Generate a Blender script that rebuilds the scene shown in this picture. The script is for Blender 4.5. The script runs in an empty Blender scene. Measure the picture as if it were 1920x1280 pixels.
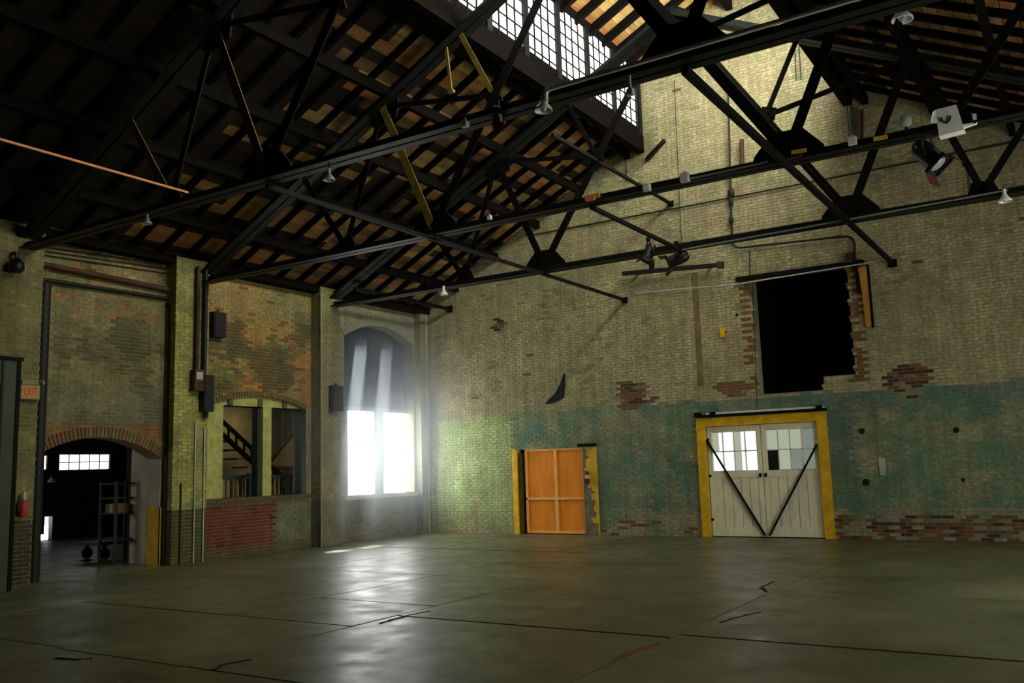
import bpy, math, random
import numpy as np
from mathutils import Vector, Matrix, noise

# ------------------------------------------------------------------ camera
W, H_ = 1920, 1280
VP1, VP2, EYE = (2050, 842), (-1700, 958), 1.65
def _axes():
    a = np.array([VP1[0]-960, VP1[1]-640], float); b = np.array([VP2[0]-960, VP2[1]-640], float)
    f = math.sqrt(-(a@b))
    yd = np.array([a[0], -a[1], -f]); yd /= np.linalg.norm(yd)
    xd = -np.array([b[0], -b[1], -f]); xd /= np.linalg.norm(xd)
    return f, np.stack([xd, yd, np.cross(xd, yd)])
F, ROT = _axes()
CAM = np.array([0, 0, EYE])
def at(px, py, ax, v):
    """point of the place seen at a pixel, on the plane axis ax == v"""
    d = ROT@np.array([px-960, -(py-640), -F]); t = (v-CAM[ax])/d[ax]
    return Vector(CAM+t*d)
scene = bpy.context.scene
cd = bpy.data.cameras.new('camera'); cam = bpy.data.objects.new('camera', cd)
scene.collection.objects.link(cam)
cd.sensor_width = 36; cd.lens = F*36/W; cd.clip_start = .05; cd.clip_end = 300
m4 = Matrix([list(ROT[i])+[CAM[i]] for i in range(3)]+[[0, 0, 0, 1]])
cam.matrix_world = m4
scene.camera = cam
# ------------------------------------------------------------------ world, sun, exposure
world = bpy.data.worlds.new('overcast_sky'); scene.world = world; world.use_nodes = True
bg = world.node_tree.nodes['Background']; bg.inputs[0].default_value = (.86, .93, 1, 1); bg.inputs[1].default_value = 1.0
sd = bpy.data.lights.new('sun', 'SUN'); sd.energy = 170; sd.angle = .07; sd.color = (.86, .95, 1)
sun = bpy.data.objects.new('sun', sd); scene.collection.objects.link(sun)
SUN = Vector((.33, -.50, -.87)).normalized()
sun.rotation_euler = SUN.to_track_quat('-Z', 'Y').to_euler()
vs = scene.view_settings; vs.view_transform = 'Standard'; vs.look = 'None'; vs.exposure = 0; vs.gamma = 1; vs.use_curve_mapping = False
scene.cycles.max_bounces = 8; scene.cycles.diffuse_bounces = 4; scene.cycles.volume_bounces = 0
scene.cycles.volume_step_rate = 2
E_LEFT, E_RIGHT, E_WIN, E_SIDE = 4.0, 29.0, 14.0, 7.5

R = random.Random(7)
# ------------------------------------------------------------------ materials
MATS = {}
def mat(name, col, rough=.7, metal=0, var=.25, scale=3, bump=0, spec=.4, col2=None, stretch=None):
    if name in MATS: return MATS[name]
    m = bpy.data.materials.new(name); m.use_nodes = True; nt = m.node_tree; N = nt.nodes; L = nt.links
    b = N['Principled BSDF']; b.inputs['Roughness'].default_value = rough; b.inputs['Metallic'].default_value = metal
    b.inputs['Specular IOR Level'].default_value = spec
    g = N.new('ShaderNodeNewGeometry')
    mp = N.new('ShaderNodeMapping'); L.new(g.outputs['Position'], mp.inputs[0])
    if stretch: mp.inputs['Scale'].default_value = stretch
    n = N.new('ShaderNodeTexNoise'); n.inputs['Scale'].default_value = scale; n.inputs['Detail'].default_value = 6
    n.inputs['Roughness'].default_value = .65
    L.new(mp.outputs[0], n.inputs['Vector'])
    r = N.new('ShaderNodeValToRGB'); L.new(n.outputs['Fac'], r.inputs[0])
    r.color_ramp.elements[0].position = .3; r.color_ramp.elements[1].position = .7
    c2 = col2 or tuple(min(1, c*(1+var)) for c in col)
    r.color_ramp.elements[0].color = (*[c*(1-var) for c in col], 1); r.color_ramp.elements[1].color = (*c2, 1)
    L.new(r.outputs[0], b.inputs['Base Color'])
    if bump:
        bp = N.new('ShaderNodeBump'); bp.inputs['Strength'].default_value = bump; bp.inputs['Distance'].default_value = .02
        n2 = N.new('ShaderNodeTexNoise'); n2.inputs['Scale'].default_value = scale*7; n2.inputs['Detail'].default_value = 4
        L.new(mp.outputs[0], n2.inputs['Vector']); L.new(n2.outputs['Fac'], bp.inputs['Height']); L.new(bp.outputs[0], b.inputs['Normal'])
    MATS[name] = m; return m
def emit(name, col, strength, clear=0):
    m = bpy.data.materials.new(name); m.use_nodes = True; nt = m.node_tree; nt.nodes.clear()
    o = nt.nodes.new('ShaderNodeOutputMaterial'); e = nt.nodes.new('ShaderNodeEmission')
    e.inputs[0].default_value = (*col, 1); e.inputs[1].default_value = strength
    if clear:
        t = nt.nodes.new('ShaderNodeBsdfTransparent'); t.inputs[0].default_value = (clear,)*3+(1,)
        a = nt.nodes.new('ShaderNodeAddShader'); nt.links.new(e.outputs[0], a.inputs[0]); nt.links.new(t.outputs[0], a.inputs[1])
        nt.links.new(a.outputs[0], o.inputs[0])
    else: nt.links.new(e.outputs[0], o.inputs[0])
    MATS[name] = m; return m
def brick_mat():
    m = bpy.data.materials.new('painted_brick'); m.use_nodes = True; nt = m.node_tree; N = nt.nodes; L = nt.links
    b = N['Principled BSDF']; b.inputs['Roughness'].default_value = .8; b.inputs['Specular IOR Level'].default_value = .25
    a = N.new('ShaderNodeAttribute'); a.attribute_name = 'Col'
    g = N.new('ShaderNodeNewGeometry')
    def nz(scale, lo, hi, vec=None):
        n = N.new('ShaderNodeTexNoise'); n.inputs['Scale'].default_value = scale; n.inputs['Detail'].default_value = 5
        L.new(vec or g.outputs['Position'], n.inputs['Vector'])
        r = N.new('ShaderNodeMapRange'); r.inputs[1].default_value = .3; r.inputs[2].default_value = .7
        r.inputs[3].default_value = lo; r.inputs[4].default_value = hi
        L.new(n.outputs['Fac'], r.inputs[0]); return r.outputs[0], n
    s1, n1 = nz(17, .68, 1.30); s2, n2 = nz(3.2, .82, 1.16)
    mp = N.new('ShaderNodeMapping'); mp.inputs['Scale'].default_value = (5, 5, .35); L.new(g.outputs['Position'], mp.inputs[0])
    s3, n3 = nz(1.4, .78, 1.12, mp.outputs[0])
    mu = N.new('ShaderNodeMath'); mu.operation = 'MULTIPLY'; L.new(s1, mu.inputs[0]); L.new(s2, mu.inputs[1])
    mv = N.new('ShaderNodeMath'); mv.operation = 'MULTIPLY'; L.new(mu.outputs[0], mv.inputs[0]); L.new(s3, mv.inputs[1])
    v = N.new('ShaderNodeVectorMath'); v.operation = 'SCALE'; L.new(a.outputs['Color'], v.inputs[0]); L.new(mv.outputs[0], v.inputs['Scale'])
    L.new(v.outputs[0], b.inputs['Base Color'])
    bp = N.new('ShaderNodeBump'); bp.inputs['Strength'].default_value = .5; bp.inputs['Distance'].default_value = .01
    L.new(n1.outputs['Fac'], bp.inputs['Height']); L.new(bp.outputs[0], b.inputs['Normal'])
    MATS['painted_brick'] = m; return m
BRICK = brick_mat()
MORTAR = mat('mortar', (.22, .205, .115), .9, var=.3, scale=2, bump=.3, spec=.2)
DARKWALL = mat('dark_plaster', (.018, .018, .014), .9, var=.4, scale=1.5)  # near-black surfaces of the rooms behind the openings
STEEL = mat('black_painted_steel', (.003, .003, .0026), .65, 0, var=.4, scale=5, spec=.12)
STEELG = mat('worn_green_steel', (.006, .008, .0065), .5, 0, var=.5, scale=5, spec=.2)
RUST = mat('rusty_steel', (.06, .022, .010), .7, .1, var=.5, scale=6)
OCHRE = mat('ochre_strut', (.15, .105, .012), .6, var=.4, scale=4)
CONDUIT = mat('galvanised_conduit', (.52, .55, .52), .4, .1, var=.2, scale=6)
DULLC = mat('dull_grey_conduit', (.17, .18, .165), .5, var=.3, scale=6)
PIPE = mat('dark_iron_pipe', (.005, .0045, .0035), .6, 0, var=.4, scale=6)
TIMBER = mat('dark_roof_timber', (.004, .003, .002), .9, var=.5, scale=4, spec=.08)
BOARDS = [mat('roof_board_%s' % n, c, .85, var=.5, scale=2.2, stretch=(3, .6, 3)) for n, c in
          (('brown', (.36, .19, .055)), ('rust', (.36, .14, .045)), ('tan', (.42, .28, .095)), ('sooty_and_shaded', (.022, .015, .008)), ('dark', (.16, .10, .04)))]
CONCRETE = None
YELLOW = mat('yellow_door_paint', (.74, .44, .006), .65, var=.3, scale=5, bump=.1)
WHITEP = mat('white_door_paint', (.86, .84, .60), .65, var=.12, scale=6, bump=.1, stretch=(2, 2, .5))
ORANGE = mat('orange_plywood', (.85, .27, .008), .75, var=.2, scale=3, stretch=(2, 2, .4))
ORLIP = mat('orange_batten', (.9, .46, .12), .7, var=.15, scale=4)
GREENP = mat('yellow_green_frame_paint', (.40, .42, .12), .65, var=.3, scale=6, bump=.1)
TEALP = mat('blue_green_post_paint', (.022, .050, .050), .6, var=.3, scale=5)
BLACKOUT = mat('navy_blackout_board', (.012, .022, .035), .8, var=.3, scale=3)
LAMPW = mat('white_enamel', (.75, .76, .70), .35, var=.1, scale=8)
BLACKM = mat('black_lamp_housing', (.012, .012, .013), .4, .3, var=.3, scale=10)
GLASSL = mat('lens_glass', (.30, .32, .34), .1, .2, var=.1, scale=10, spec=.8)
OLIVE = mat('olive_steel_cabinet', (.030, .042, .020), .5, .2, var=.4, scale=2)
PLASTER = mat('cream_plaster', (.50, .48, .36), .85, var=.25, scale=2.5, bump=.2)
STAIRW = mat('ochre_stair_boarding', (.30, .21, .085), .8, var=.35, scale=3, stretch=(3, 3, .5))
SOOT = mat('soot_mark', (.010, .009, .006), .95, var=.3, scale=6)
RED = mat('red_paint', (.40, .035, .02), .6, var=.3, scale=5)
FLOORRED = mat('worn_red_floor_paint', (.15, .055, .04), .6, var=.4, scale=6)
SILLM = mat('weathered_sill_timber', (.10, .07, .035), .8, var=.4, scale=5)
PANE = emit('daylit_clerestory_pane', (.97, .97, 1.0), E_LEFT)
PANE2 = emit('brightened_clerestory_pane', (1, .985, .84), E_RIGHT)  # unseen right glazing made brighter to light the gable wall
PANEW = emit('daylit_window_pane', (.92, .98, 1.0), E_WIN, .06)
PANEB = emit('bright_door_pane', (.90, .95, 1.0), 1.1)
PANEM = emit('milky_door_pane', (.62, .68, .52), .62)
PANED = emit('dim_door_pane', (.50, .56, .50), .40)
PANER = emit('daylit_back_room_pane', (1, .98, .97), 1.6)
PANEY = emit('added_side_room_pane', (1, .97, .86), 5.0)
PANER2 = emit('added_right_wall_pane', (1, .98, .86), E_SIDE)
PANES = emit('added_stair_rooflight', (1, .95, .7), 2.6)
EXB = [mat('bare_brick_%s' % n, c, .85, var=.35, scale=9, bump=.4) for n, c in
       (('red', (.19, .075, .035)), ('brown', (.17, .085, .035)), ('dark', (.06, .032, .018)), ('pale', (.30, .23, .13)))]

# ------------------------------------------------------------------ mesh helpers
class MB:
    def __init__(s): s.v = []; s.f = []
    def add(s, vs_, fs):
        o = len(s.v); s.v += [tuple(v) for v in vs_]; s.f += [tuple(i+o for i in f) for f in fs]; return s
    def box(s, x0, x1, y0, y1, z0, z1):
        x0, x1 = sorted((x0, x1)); y0, y1 = sorted((y0, y1)); z0, z1 = sorted((z0, z1))
        return s.add([(x, y, z) for z in (z0, z1) for y in (y0, y1) for x in (x0, x1)],
                     [(0, 2, 3, 1), (4, 5, 7, 6), (0, 1, 5, 4), (2, 6, 7, 3), (0, 4, 6, 2), (1, 3, 7, 5)])
    def prof(s, p, q, pts, up=(0, 0, 1)):
        """extrude a closed 2-D profile (side, up) from p to q"""
        p, q = Vector(p), Vector(q); d = (q-p).normalized(); u = Vector(up)
        if abs(d.dot(u)) > .99: u = Vector((0, 1, 0))
        side = d.cross(u).normalized(); u = side.cross(d).normalized(); n = len(pts)
        vv = [c+side*a+u*b for c in (p, q) for a, b in pts]
        return s.add(vv, [tuple((i, (i+1) % n, n+(i+1) % n, n+i)) for i in range(n)]+[tuple(range(n-1, -1, -1)), tuple(range(n, 2*n))])
    def bar(s, p, q, w, h, up=(0, 0, 1)):
        return s.prof(p, q, [(-w/2, -h/2), (w/2, -h/2), (w/2, h/2), (-w/2, h/2)], up)
    def angle(s, p, q, leg, t, side=1, up=(0, 0, 1), off=0):
        pts = [(0, 0), (leg, 0), (leg, t), (t, t), (t, leg), (0, leg)]
        pts = [(side*(a+off), b) for a, b in pts]
        if side < 0: pts = pts[::-1]
        return s.prof(p, q, pts, up)
    def tube(s, pts, r, n=8):
        pts = [Vector(p) for p in pts]; rings = []
        ref = None
        for i, p in enumerate(pts):
            d = ((pts[min(i+1, len(pts)-1)]-p).normalized()+(p-pts[max(i-1, 0)]).normalized()).normalized()
            if ref is None:
                ref = Vector((0, 0, 1)) if abs(d.z) < .9 else Vector((1, 0, 0))
            a = d.cross(ref).normalized(); b = a.cross(d).normalized(); ref = b
            rr = r[i] if isinstance(r, (list, tuple)) else r
            rings.append([p+a*math.cos(t)*rr+b*math.sin(t)*rr for t in [2*math.pi*k/n for k in range(n)]])
        fs = [(i*n+k, i*n+(k+1) % n, (i+1)*n+(k+1) % n, (i+1)*n+k) for i in range(len(pts)-1) for k in range(n)]
        fs += [tuple(range(n-1, -1, -1)), tuple(range((len(pts)-1)*n, len(pts)*n))]
        return s.add([v for r_ in rings for v in r_], fs)
    def lathe(s, base, axis, prof, n=20):
        base = Vector(base); d = Vector(axis).normalized(); t = Vector((0, 0, 1)) if abs(d.z) < .9 else Vector((1, 0, 0))
        a = d.cross(t).normalized(); b = d.cross(a)
        vv = [base+d*h+(a*math.cos(2*math.pi*k/n)+b*math.sin(2*math.pi*k/n))*r for r, h in prof for k in range(n)]
        return s.add(vv, [(i*n+k, i*n+(k+1) % n, (i+1)*n+(k+1) % n, (i+1)*n+k) for i in range(len(prof)-1) for k in range(n)])
    def poly(s, pts, depth):
        """planar outline pts extruded by the vector depth"""
        n = len(pts); d = Vector(depth)
        return s.add([Vector(p) for p in pts]+[Vector(p)+d for p in pts],
                     [tuple(range(n)), tuple(range(2*n-1, n-1, -1))]+[(i, (i+1) % n, n+(i+1) % n, n+i) for i in range(n)])
COL = scene.collection
def tag(o, label=None, cat=None, group=None, kind=None):
    if label: o['label'] = label
    if cat: o['category'] = cat
    if group: o['group'] = group
    if kind: o['kind'] = kind
    return o
def link(name, me, parent=None, **k):
    o = bpy.data.objects.new(name, me); COL.objects.link(o)
    if parent is not None:
        o.parent = parent; o.matrix_parent_inverse = Matrix.Translation(-parent.location)
    return tag(o, **k)
def obj(name, mb, m, parent=None, smooth=False, origin=False, **k):
    me = bpy.data.meshes.new(name)
    v = mb.v
    loc = None
    if origin:
        a = np.array(v); loc = Vector(((a[:, 0].min()+a[:, 0].max())/2, (a[:, 1].min()+a[:, 1].max())/2, a[:, 2].min()))
        v = [tuple(Vector(p)-loc) for p in v]
    me.from_pydata(v, [], mb.f); me.validate()
    import bmesh
    bm = bmesh.new(); bm.from_mesh(me); bmesh.ops.recalc_face_normals(bm, faces=bm.faces); bm.to_mesh(me); bm.free()
    if smooth:
        for p in me.polygons: p.use_smooth = True
        try: me.set_sharp_from_angle(angle=.7)
        except Exception: pass
    me.materials.append(m)
    o = link(name, me, parent, **k)
    if loc: o.location = loc
    return o
def empty(name, loc, **k):
    o = bpy.data.objects.new(name, None); COL.objects.link(o); o.location = loc; o.empty_display_size = .2
    return tag(o, **k)
def share(name, me, parent, loc, rot=None, scl=None, m=None):
    """a piece that shares mesh data, at world position loc"""
    o = bpy.data.objects.new(name, me); COL.objects.link(o); o.parent = parent
    o.location = Vector(loc)-parent.location
    if rot is not None: o.rotation_euler = rot
    if scl is not None: o.scale = scl
    if m:
        o.material_slots[0].link = 'OBJECT'; o.material_slots[0].material = m
    return o
def plate(name, outer, holes, t, M, m, parent=None, **k):
    cu = bpy.data.curves.new(name, 'CURVE'); cu.dimensions = '2D'; cu.fill_mode = 'BOTH'; cu.extrude = t/2
    for loop in [outer]+holes:
        s = cu.splines.new('POLY'); s.points.add(len(loop)-1); s.use_cyclic_u = True
        for p, c in zip(s.points, loop): p.co = (c[0], c[1], 0, 1)
    tmp = bpy.data.objects.new('tmp', cu); COL.objects.link(tmp)
    dg = bpy.context.evaluated_depsgraph_get(); me = bpy.data.meshes.new_from_object(tmp.evaluated_get(dg))
    bpy.data.objects.remove(tmp); bpy.data.curves.remove(cu)
    me.transform(M); me.materials.clear(); me.materials.append(m); me.name = name
    return link(name, me, parent, **k)
def arch(u0, u1, z0, zs, zc, n=18):
    """opening outline: jambs from z0 to the spring zs, segmental head to the crown zc"""
    h = zc-zs; c = (u1-u0)/2; r = (c*c+h*h)/(2*h); um = (u0+u1)/2; zm = zc-r; a = math.asin(c/r)
    return [(u0, z0), (u1, z0)]+[(um+r*math.sin(a-2*a*i/n), zm+r*math.cos(a-2*a*i/n)) for i in range(n+1)]
def arch_z(u, u0, u1, zs, zc):
    h = zc-zs; c = (u1-u0)/2; r = (c*c+h*h)/(2*h); um = (u0+u1)/2
    return zc-r+math.sqrt(max(0, r*r-(u-um)**2))
def arch_half(z, u0, u1, zs, zc):
    """interval of an arched opening at height z (None above it)"""
    if z <= zs: return (u0, u1)
    if z >= zc: return None
    h = zc-zs; c = (u1-u0)/2; r = (c*c+h*h)/(2*h); um = (u0+u1)/2; d = math.sqrt(max(0, r*r-(z-zc+r)**2)); return (um-d, um+d)

# ------------------------------------------------------------------ main dimensions
YE, XL, XR, YB = 19.3, -15.2, 3.1, -6.0
CX = -6.05
CH = 5.65                                   # truss bottom chord height
top_z = lambda x: 10.25-.5*abs(x-CX)        # top chord centre line
deck_z = lambda x: 10.68-.5*abs(x-CX)
TRUSS_Y = (8.15, 11.85, 15.55)
MONX = 2.40                                 # half width of the roof monitor
XM = CX-MONX
Z0C, Z1C = 9.46, 11.12                      # clerestory glass

# ------------------------------------------------------------------ floor
def floor_mat():
    m = mat('worn_concrete', (.105, .118, .055), .45, var=.5, scale=.55, bump=.12, col2=(.165, .175, .085))
    nt = m.node_tree; N = nt.nodes; L = nt.links; b = N['Principled BSDF']
    g = N.new('ShaderNodeNewGeometry'); n = N.new('ShaderNodeTexNoise'); n.inputs['Scale'].default_value = 1.7; n.inputs['Detail'].default_value = 8
    n.inputs['Roughness'].default_value = .7
    L.new(g.outputs['Position'], n.inputs['Vector']); r = N.new('ShaderNodeMapRange'); r.inputs[1].default_value = .3; r.inputs[2].default_value = .7
    r.inputs[3].default_value = .26; r.inputs[4].default_value = .52
    L.new(n.outputs['Fac'], r.inputs[0]); L.new(r.outputs[0], b.inputs['Roughness'])
    b.inputs['Specular IOR Level'].default_value = .5
    return m
CONCRETE = floor_mat()
JOINT = mat('floor_joint_dirt', (.014, .013, .009), .9, var=.3)
floor = obj('floor', MB().box(-26, XR+.4, YB-.4, YE+.5, -.4, -.03), JOINT, label='worn grey-green concrete hall floor laid in large slabs', cat='floor', kind='structure')
cols = [(-15.2, -11.9, [-6, -2.5, 1.8, 5.4, 8.2, 11.6, 15.4, 19.3]), (-11.9, -8.92, [-6, -2.5, 1.8, 5.4, 7.5, 11.6, 15.4, 19.3]),
        (-8.92, -6.95, [-6, -2.5, 1.8, 5.35, 7.5, 9.0, 11.6, 15.4, 19.3]), (-6.95, -3.57, [-6, -2.5, 1.8, 5.35, 8.25, 11.7, 15.4, 19.3]),
        (-3.57, -.3, [-6, -2.5, 1.8, 5.0, 8.4, 11.7, 15.4, 19.3]), (-.3, 3.1, [-6, -2.5, 1.8, 5.0, 8.5, 11.7, 15.4, 19.3]),
        (-20.4, -15.2, [5.5, 8.4, 12, 19.3]), (-26, -20.4, [5.5, 12, 19.3])]
for x0, x1, ys in cols:
    for y0, y1 in zip(ys, ys[1:]):
        g = .011+R.random()*.008; h = R.uniform(-.004, .003)
        obj('slab', MB().box(x0+g, x1-g, y0+g, y1-g, -.06, h), CONCRETE, floor)
mk = MB(); c = [at(1140, 1243, 2, .006), at(1172, 1222, 2, .006), at(1250, 1199, 2, .006), at(1232, 1212, 2, .006)]
obj('painted_marking', mk.poly(c, (0, 0, -.008)), FLOORRED, floor, label='faded red paint strip')
def crack(pts, w):
    mb = MB()
    P = [at(x, y, 2, 0) for x, y in pts]
    for i in range(len(P)-1):
        for k in range(3):
            a = P[i].lerp(P[i+1], k/3)+Vector((R.uniform(-.02, .02), R.uniform(-.02, .02), 0)); b = P[i].lerp(P[i+1], (k+1)/3)
            mb.bar(a, b+(b-a)*.1, w*R.uniform(.6, 1.3), .012)
    obj('crack', mb, JOINT, floor)
crack([(1350, 1168), (1380, 1158), (1425, 1148)], .03); crack([(1425, 1102), (1438, 1110), (1430, 1100), (1450, 1090)], .03)
crack([(400, 1257), (420, 1245), (470, 1236)], .02); crack([(100, 1233), (145, 1236), (172, 1234)], .02); crack([(712, 1168), (770, 1152), (805, 1146)], .02)

# ------------------------------------------------------------------ brickwork
def n2(u, z, s, o=0):
    f = lambda k, d: noise.noise((u*s*k+o*7.3+d, z*s*k*.9+o*3.1-d, o*1.7+d))
    return .72*f(1, 0)+.38*f(2.3, 5.1)+.26*f(5.1, 9.7)
def mix(a, b, t): return tuple(x*(1-t)+y*t for x, y in zip(a, b))
BL, BH, BJ = .205, .058, .011
def sub(ivs, h):
    if h is None: return ivs
    out = []
    for a, b in ivs:
        if h[1] <= a or h[0] >= b: out.append((a, b)); continue
        if h[0] > a: out.append((a, h[0]))
        if h[1] < b: out.append((h[1], b))
    return out
def brickwork(parent, tofn, z0, z1, spans, colour, individual_cap=300, tooth=None):
    """painted bricks joined in one mesh, bare ones as single pieces. tofn(u,z,d)->world, d = depth proud of the mortar"""
    V = []; C = []; singles = []
    k = 0; z = z0
    while z+BH <= z1:
        ivs = spans(z+BH/2)
        for a, b in ivs:
            off = ((k % 2)*.5)*(BL+BJ)
            u = math.floor((a-off)/(BL+BJ))*(BL+BJ)+off
            while u < b:
                p, q = max(u, a), min(u+BL, b)
                if q-p > .03:
                    col, bare = colour((p+q)/2, z+BH/2)
                    if bare and len(singles) < individual_cap and q-p > BL*.8: singles.append((p, q, z, bare))
                    else:
                        V.append((p, q, z, z+BH, .006+R.uniform(-.002, .002))); C.append(col)
                u += BL+BJ
        z += BH+BJ; k += 1
    n = len(V); vs_ = np.zeros((n*8, 3)); P = np.array(V)
    cn = [tofn(0, 0, 0), tofn(1, 0, 0), tofn(0, 1, 0), tofn(0, 0, 1)]
    o0 = np.array(cn[0]); ux = np.array(cn[1])-o0; zx = np.array(cn[2])-o0; dx = np.array(cn[3])-o0
    for j in range(8):
        uu = P[:, j & 1]; zz = P[:, 2+(j >> 1 & 1)]; dd = P[:, 4] if j & 4 else -.02+0*P[:, 4]
        vs_[j::8] = o0+np.outer(uu, ux)+np.outer(zz, zx)+np.outer(dd, dx)
    q = np.array([(4, 5, 7, 6), (0, 4, 6, 2), (1, 3, 7, 5), (0, 1, 5, 4), (2, 6, 7, 3)])
    if np.dot(np.cross(ux, zx), dx) < 0: q = q[:, ::-1]
    faces = (q[None]+np.arange(n)[:, None, None]*8).reshape(-1, 4)
    me = bpy.data.meshes.new('brickwork'); me.vertices.add(n*8); me.vertices.foreach_set('co', vs_.ravel())
    me.loops.add(len(faces)*4); me.loops.foreach_set('vertex_index', faces.ravel().astype(np.int32))
    me.polygons.add(len(faces)); me.polygons.foreach_set('loop_start', np.arange(0, len(faces)*4, 4, dtype=np.int32))
    me.update(calc_edges=True); me.shade_flat()
    ca = me.color_attributes.new('Col', 'FLOAT_COLOR', 'POINT')
    cc = np.ones((n*8, 4), np.float32); cc[:, :3] = np.repeat(np.array(C), 8, 0); ca.data.foreach_set('color', cc.ravel())
    me.materials.append(BRICK)
    link('brickwork', me, parent, kind='stuff')
    # single bare bricks share one mesh
    if singles:
        b = MB(); h = BL/2
        b.add([tuple(np.array(cn[0])*0+ux*x+zx*zz+dx*d) for d in (-.03, .0) for zz in (0, BH) for x in (-h, h)],
              [(0, 2, 3, 1), (4, 5, 7, 6), (0, 1, 5, 4), (2, 6, 7, 3), (0, 4, 6, 2), (1, 3, 7, 5)])
        mm = bpy.data.meshes.new('brick'); mm.from_pydata(b.v, [], b.f); mm.materials.append(EXB[0])
        for p, q_, z, bare in singles:
            pos = o0+ux*(p+q_)/2+zx*z+dx*(R.uniform(.0, .014) if bare != 3 else R.uniform(-.004, .008))
            share('brick', mm, parent, Vector(pos), m=EXB[bare-1 if bare < 4 else 3])
    return n

# ------------------------------------------------------------------ end wall
OP = dict(x0=-6.0, x1=-3.95, z0=3.05, z1=5.62, xs=-4.60, zs=3.33)
D1 = (-7.22, -4.80, 2.42)      # double door opening
D2 = (-12.28, -10.02, 2.10)    # orange door opening
out = [(XL-.45, -.1), (XR+.4, -.1), (XR+.4, deck_z(XR+.4)), (CX+MONX, deck_z(CX+MONX)), (CX+MONX, 11.25), (CX, 12.45), (XM, 11.25), (XM, deck_z(XM)), (XL-.45, deck_z(XL-.45))]
holes = [[(D1[0], -.05), (D1[1], -.05), (D1[1], D1[2]), (D1[0], D1[2])], [(D2[0], -.05), (D2[1], -.05), (D2[1], D2[2]), (D2[0], D2[2])],
         [(OP['x0'], OP['z0']), (OP['xs'], OP['z0']), (OP['xs'], OP['zs']), (OP['x1'], OP['zs']), (OP['x1'], OP['z1']), (OP['x0'], OP['z1'])]]
ME = Matrix(((1, 0, 0, 0), (0, 0, 1, YE+.012+.2), (0, 1, 0, 0), (0, 0, 0, 1)))
wall_end = plate('wall_end', out, holes, .4, ME, MORTAR, label='tall painted brick gable wall with yellow doors and a black opening', cat='wall', kind='structure')
def end_spans(z):
    hw = min(9.1, (10.66-z)/.5) if z < 9.45 else MONX if z < 11.2 else max(0, MONX*(12.4-z)/1.2)
    iv = [(max(XL, CX-hw), min(XR, CX+hw))]
    if z < D1[2]: iv = sub(iv, D1[:2])
    if z < D2[2]: iv = sub(iv, D2[:2])
    if OP['z0'] < z < OP['z1']:
        k = int(z/.069); j = .05*((k*7919) % 5-2)/2; l = .045*((k*104729) % 5-2)/2
        iv = sub(iv, (OP['x0']+j, (OP['xs'] if z < OP['zs'] else OP['x1'])+l))
    return iv
KH, GR, TE, BU = (.385, .37, .19), (.40, .50, .20), (.125, .245, .155), (.085, .185, .17)
PK, BR = (.40, .325, .19), (.20, .08, .035)
def patch(x, z, cx, cz, rx, rz): return ((x-cx)/rx)**2+((z-cz)/rz)**2+.75*n2(x, z, 5, 3)
def end_col(x, z):
    r = R.random(); a = n2(x, z, .7, 1); b = n2(x, z, 2.2, 2)
    c = mix(KH, PK, max(0, min(1, .35+.9*b)))
    c = tuple(v*(.96+.22*a+.15*(r-.5)) for v in c)
    bare = 0
    if z > 3.0 and b < -.38 and r < .5: c = mix(c, (.16, .19, .11), .6)
    lim = (2.93 if x < -12.42 else 3.02 if x < -7.6 else 2.98)+.10*n2(x, z, 3, 5)
    if z < lim:
        if x < -12.42:
            t = max(0, min(1, .9+.9*b-(.9-z)*.9*(z < .9))); c = mix(mix(KH, PK, .5), GR, t)
            c = tuple(v*(.92+.25*a+.07*(r-.5)) for v in c)
        else:
            s = .68 if x < -7.6 else .82
            if x < -9.8 and z < 2.6: s = .6
            t = max(0, min(1, s+.9*b+.25*n2(x, z, 5, 8))); tc = mix(TE, BU, max(0, min(1, (z-1.9)*.9+1.4*a)) if x > -7.6 else max(0, a))
            c = mix(mix(KH, PK, .4), tc, t); c = tuple(v*(.94+.09*(r-.5)) for v in c)
            if z < .6 and x > -10: c = mix(c, PK, max(0, min(.8, .5+1.2*n2(x, z, 3, 15))))
            if x > -4.4 and patch(x, z, -3.95, 1.55, .45, .55) < .55 and r < .55: c = mix(c, (.34, .36, .27), .7)
    if x > -4.58 and z < .47+.1*n2(x, z, 4, 9) and z > .03: bare = (1 if r < .12 else 3 if r < .34 else 2) if r < .72 and n2(x, z, 1.6, 17) > -.3 else 0
    elif -10 < x < -7.5 and z < .38 and r < .07: bare = 2
    if patch(x, z, -9.0, 3.25, .42, .38) < .8: bare = 2 if r < .55 else 3 if r < .85 else 1
    elif patch(x, z, -8.45, 3.05, .25, .12) < .7 and r < .7: bare = 2
    elif patch(x, z, -2.98, 3.12, .48, .36) < .8: bare = 3 if r < .5 else 1 if r < .8 else 2
    elif patch(x, z, -6.5, 3.22, .52, .22) < .8: bare = 1 if r < .35 else 2 if r < .85 else 4
    elif patch(x, z, -12.69, 5.31, .2, .25) < .7: bare = 3 if r < .6 else 2
    elif OP['z0']+.1 < z < OP['z1'] and (OP['x0']-.20 < x < OP['x0']+.08 or OP['x1']-.06 < x < OP['x1']+.2) and r < .62: bare = 1 if r < .3 else 2
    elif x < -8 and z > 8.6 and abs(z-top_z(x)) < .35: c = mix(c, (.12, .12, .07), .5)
    elif z > 3.2 and b > .42 and r < .06: bare = 2
    if bare: c = EXC[bare]
    return c, bare
EXC = {1: (.19, .075, .035), 2: (.17, .085, .035), 3: (.06, .032, .018), 4: (.30, .23, .13)}
brickwork(wall_end, lambda u, z, d: (u, YE+.012-d, z), .004, 12.4, end_spans, end_col)
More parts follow.
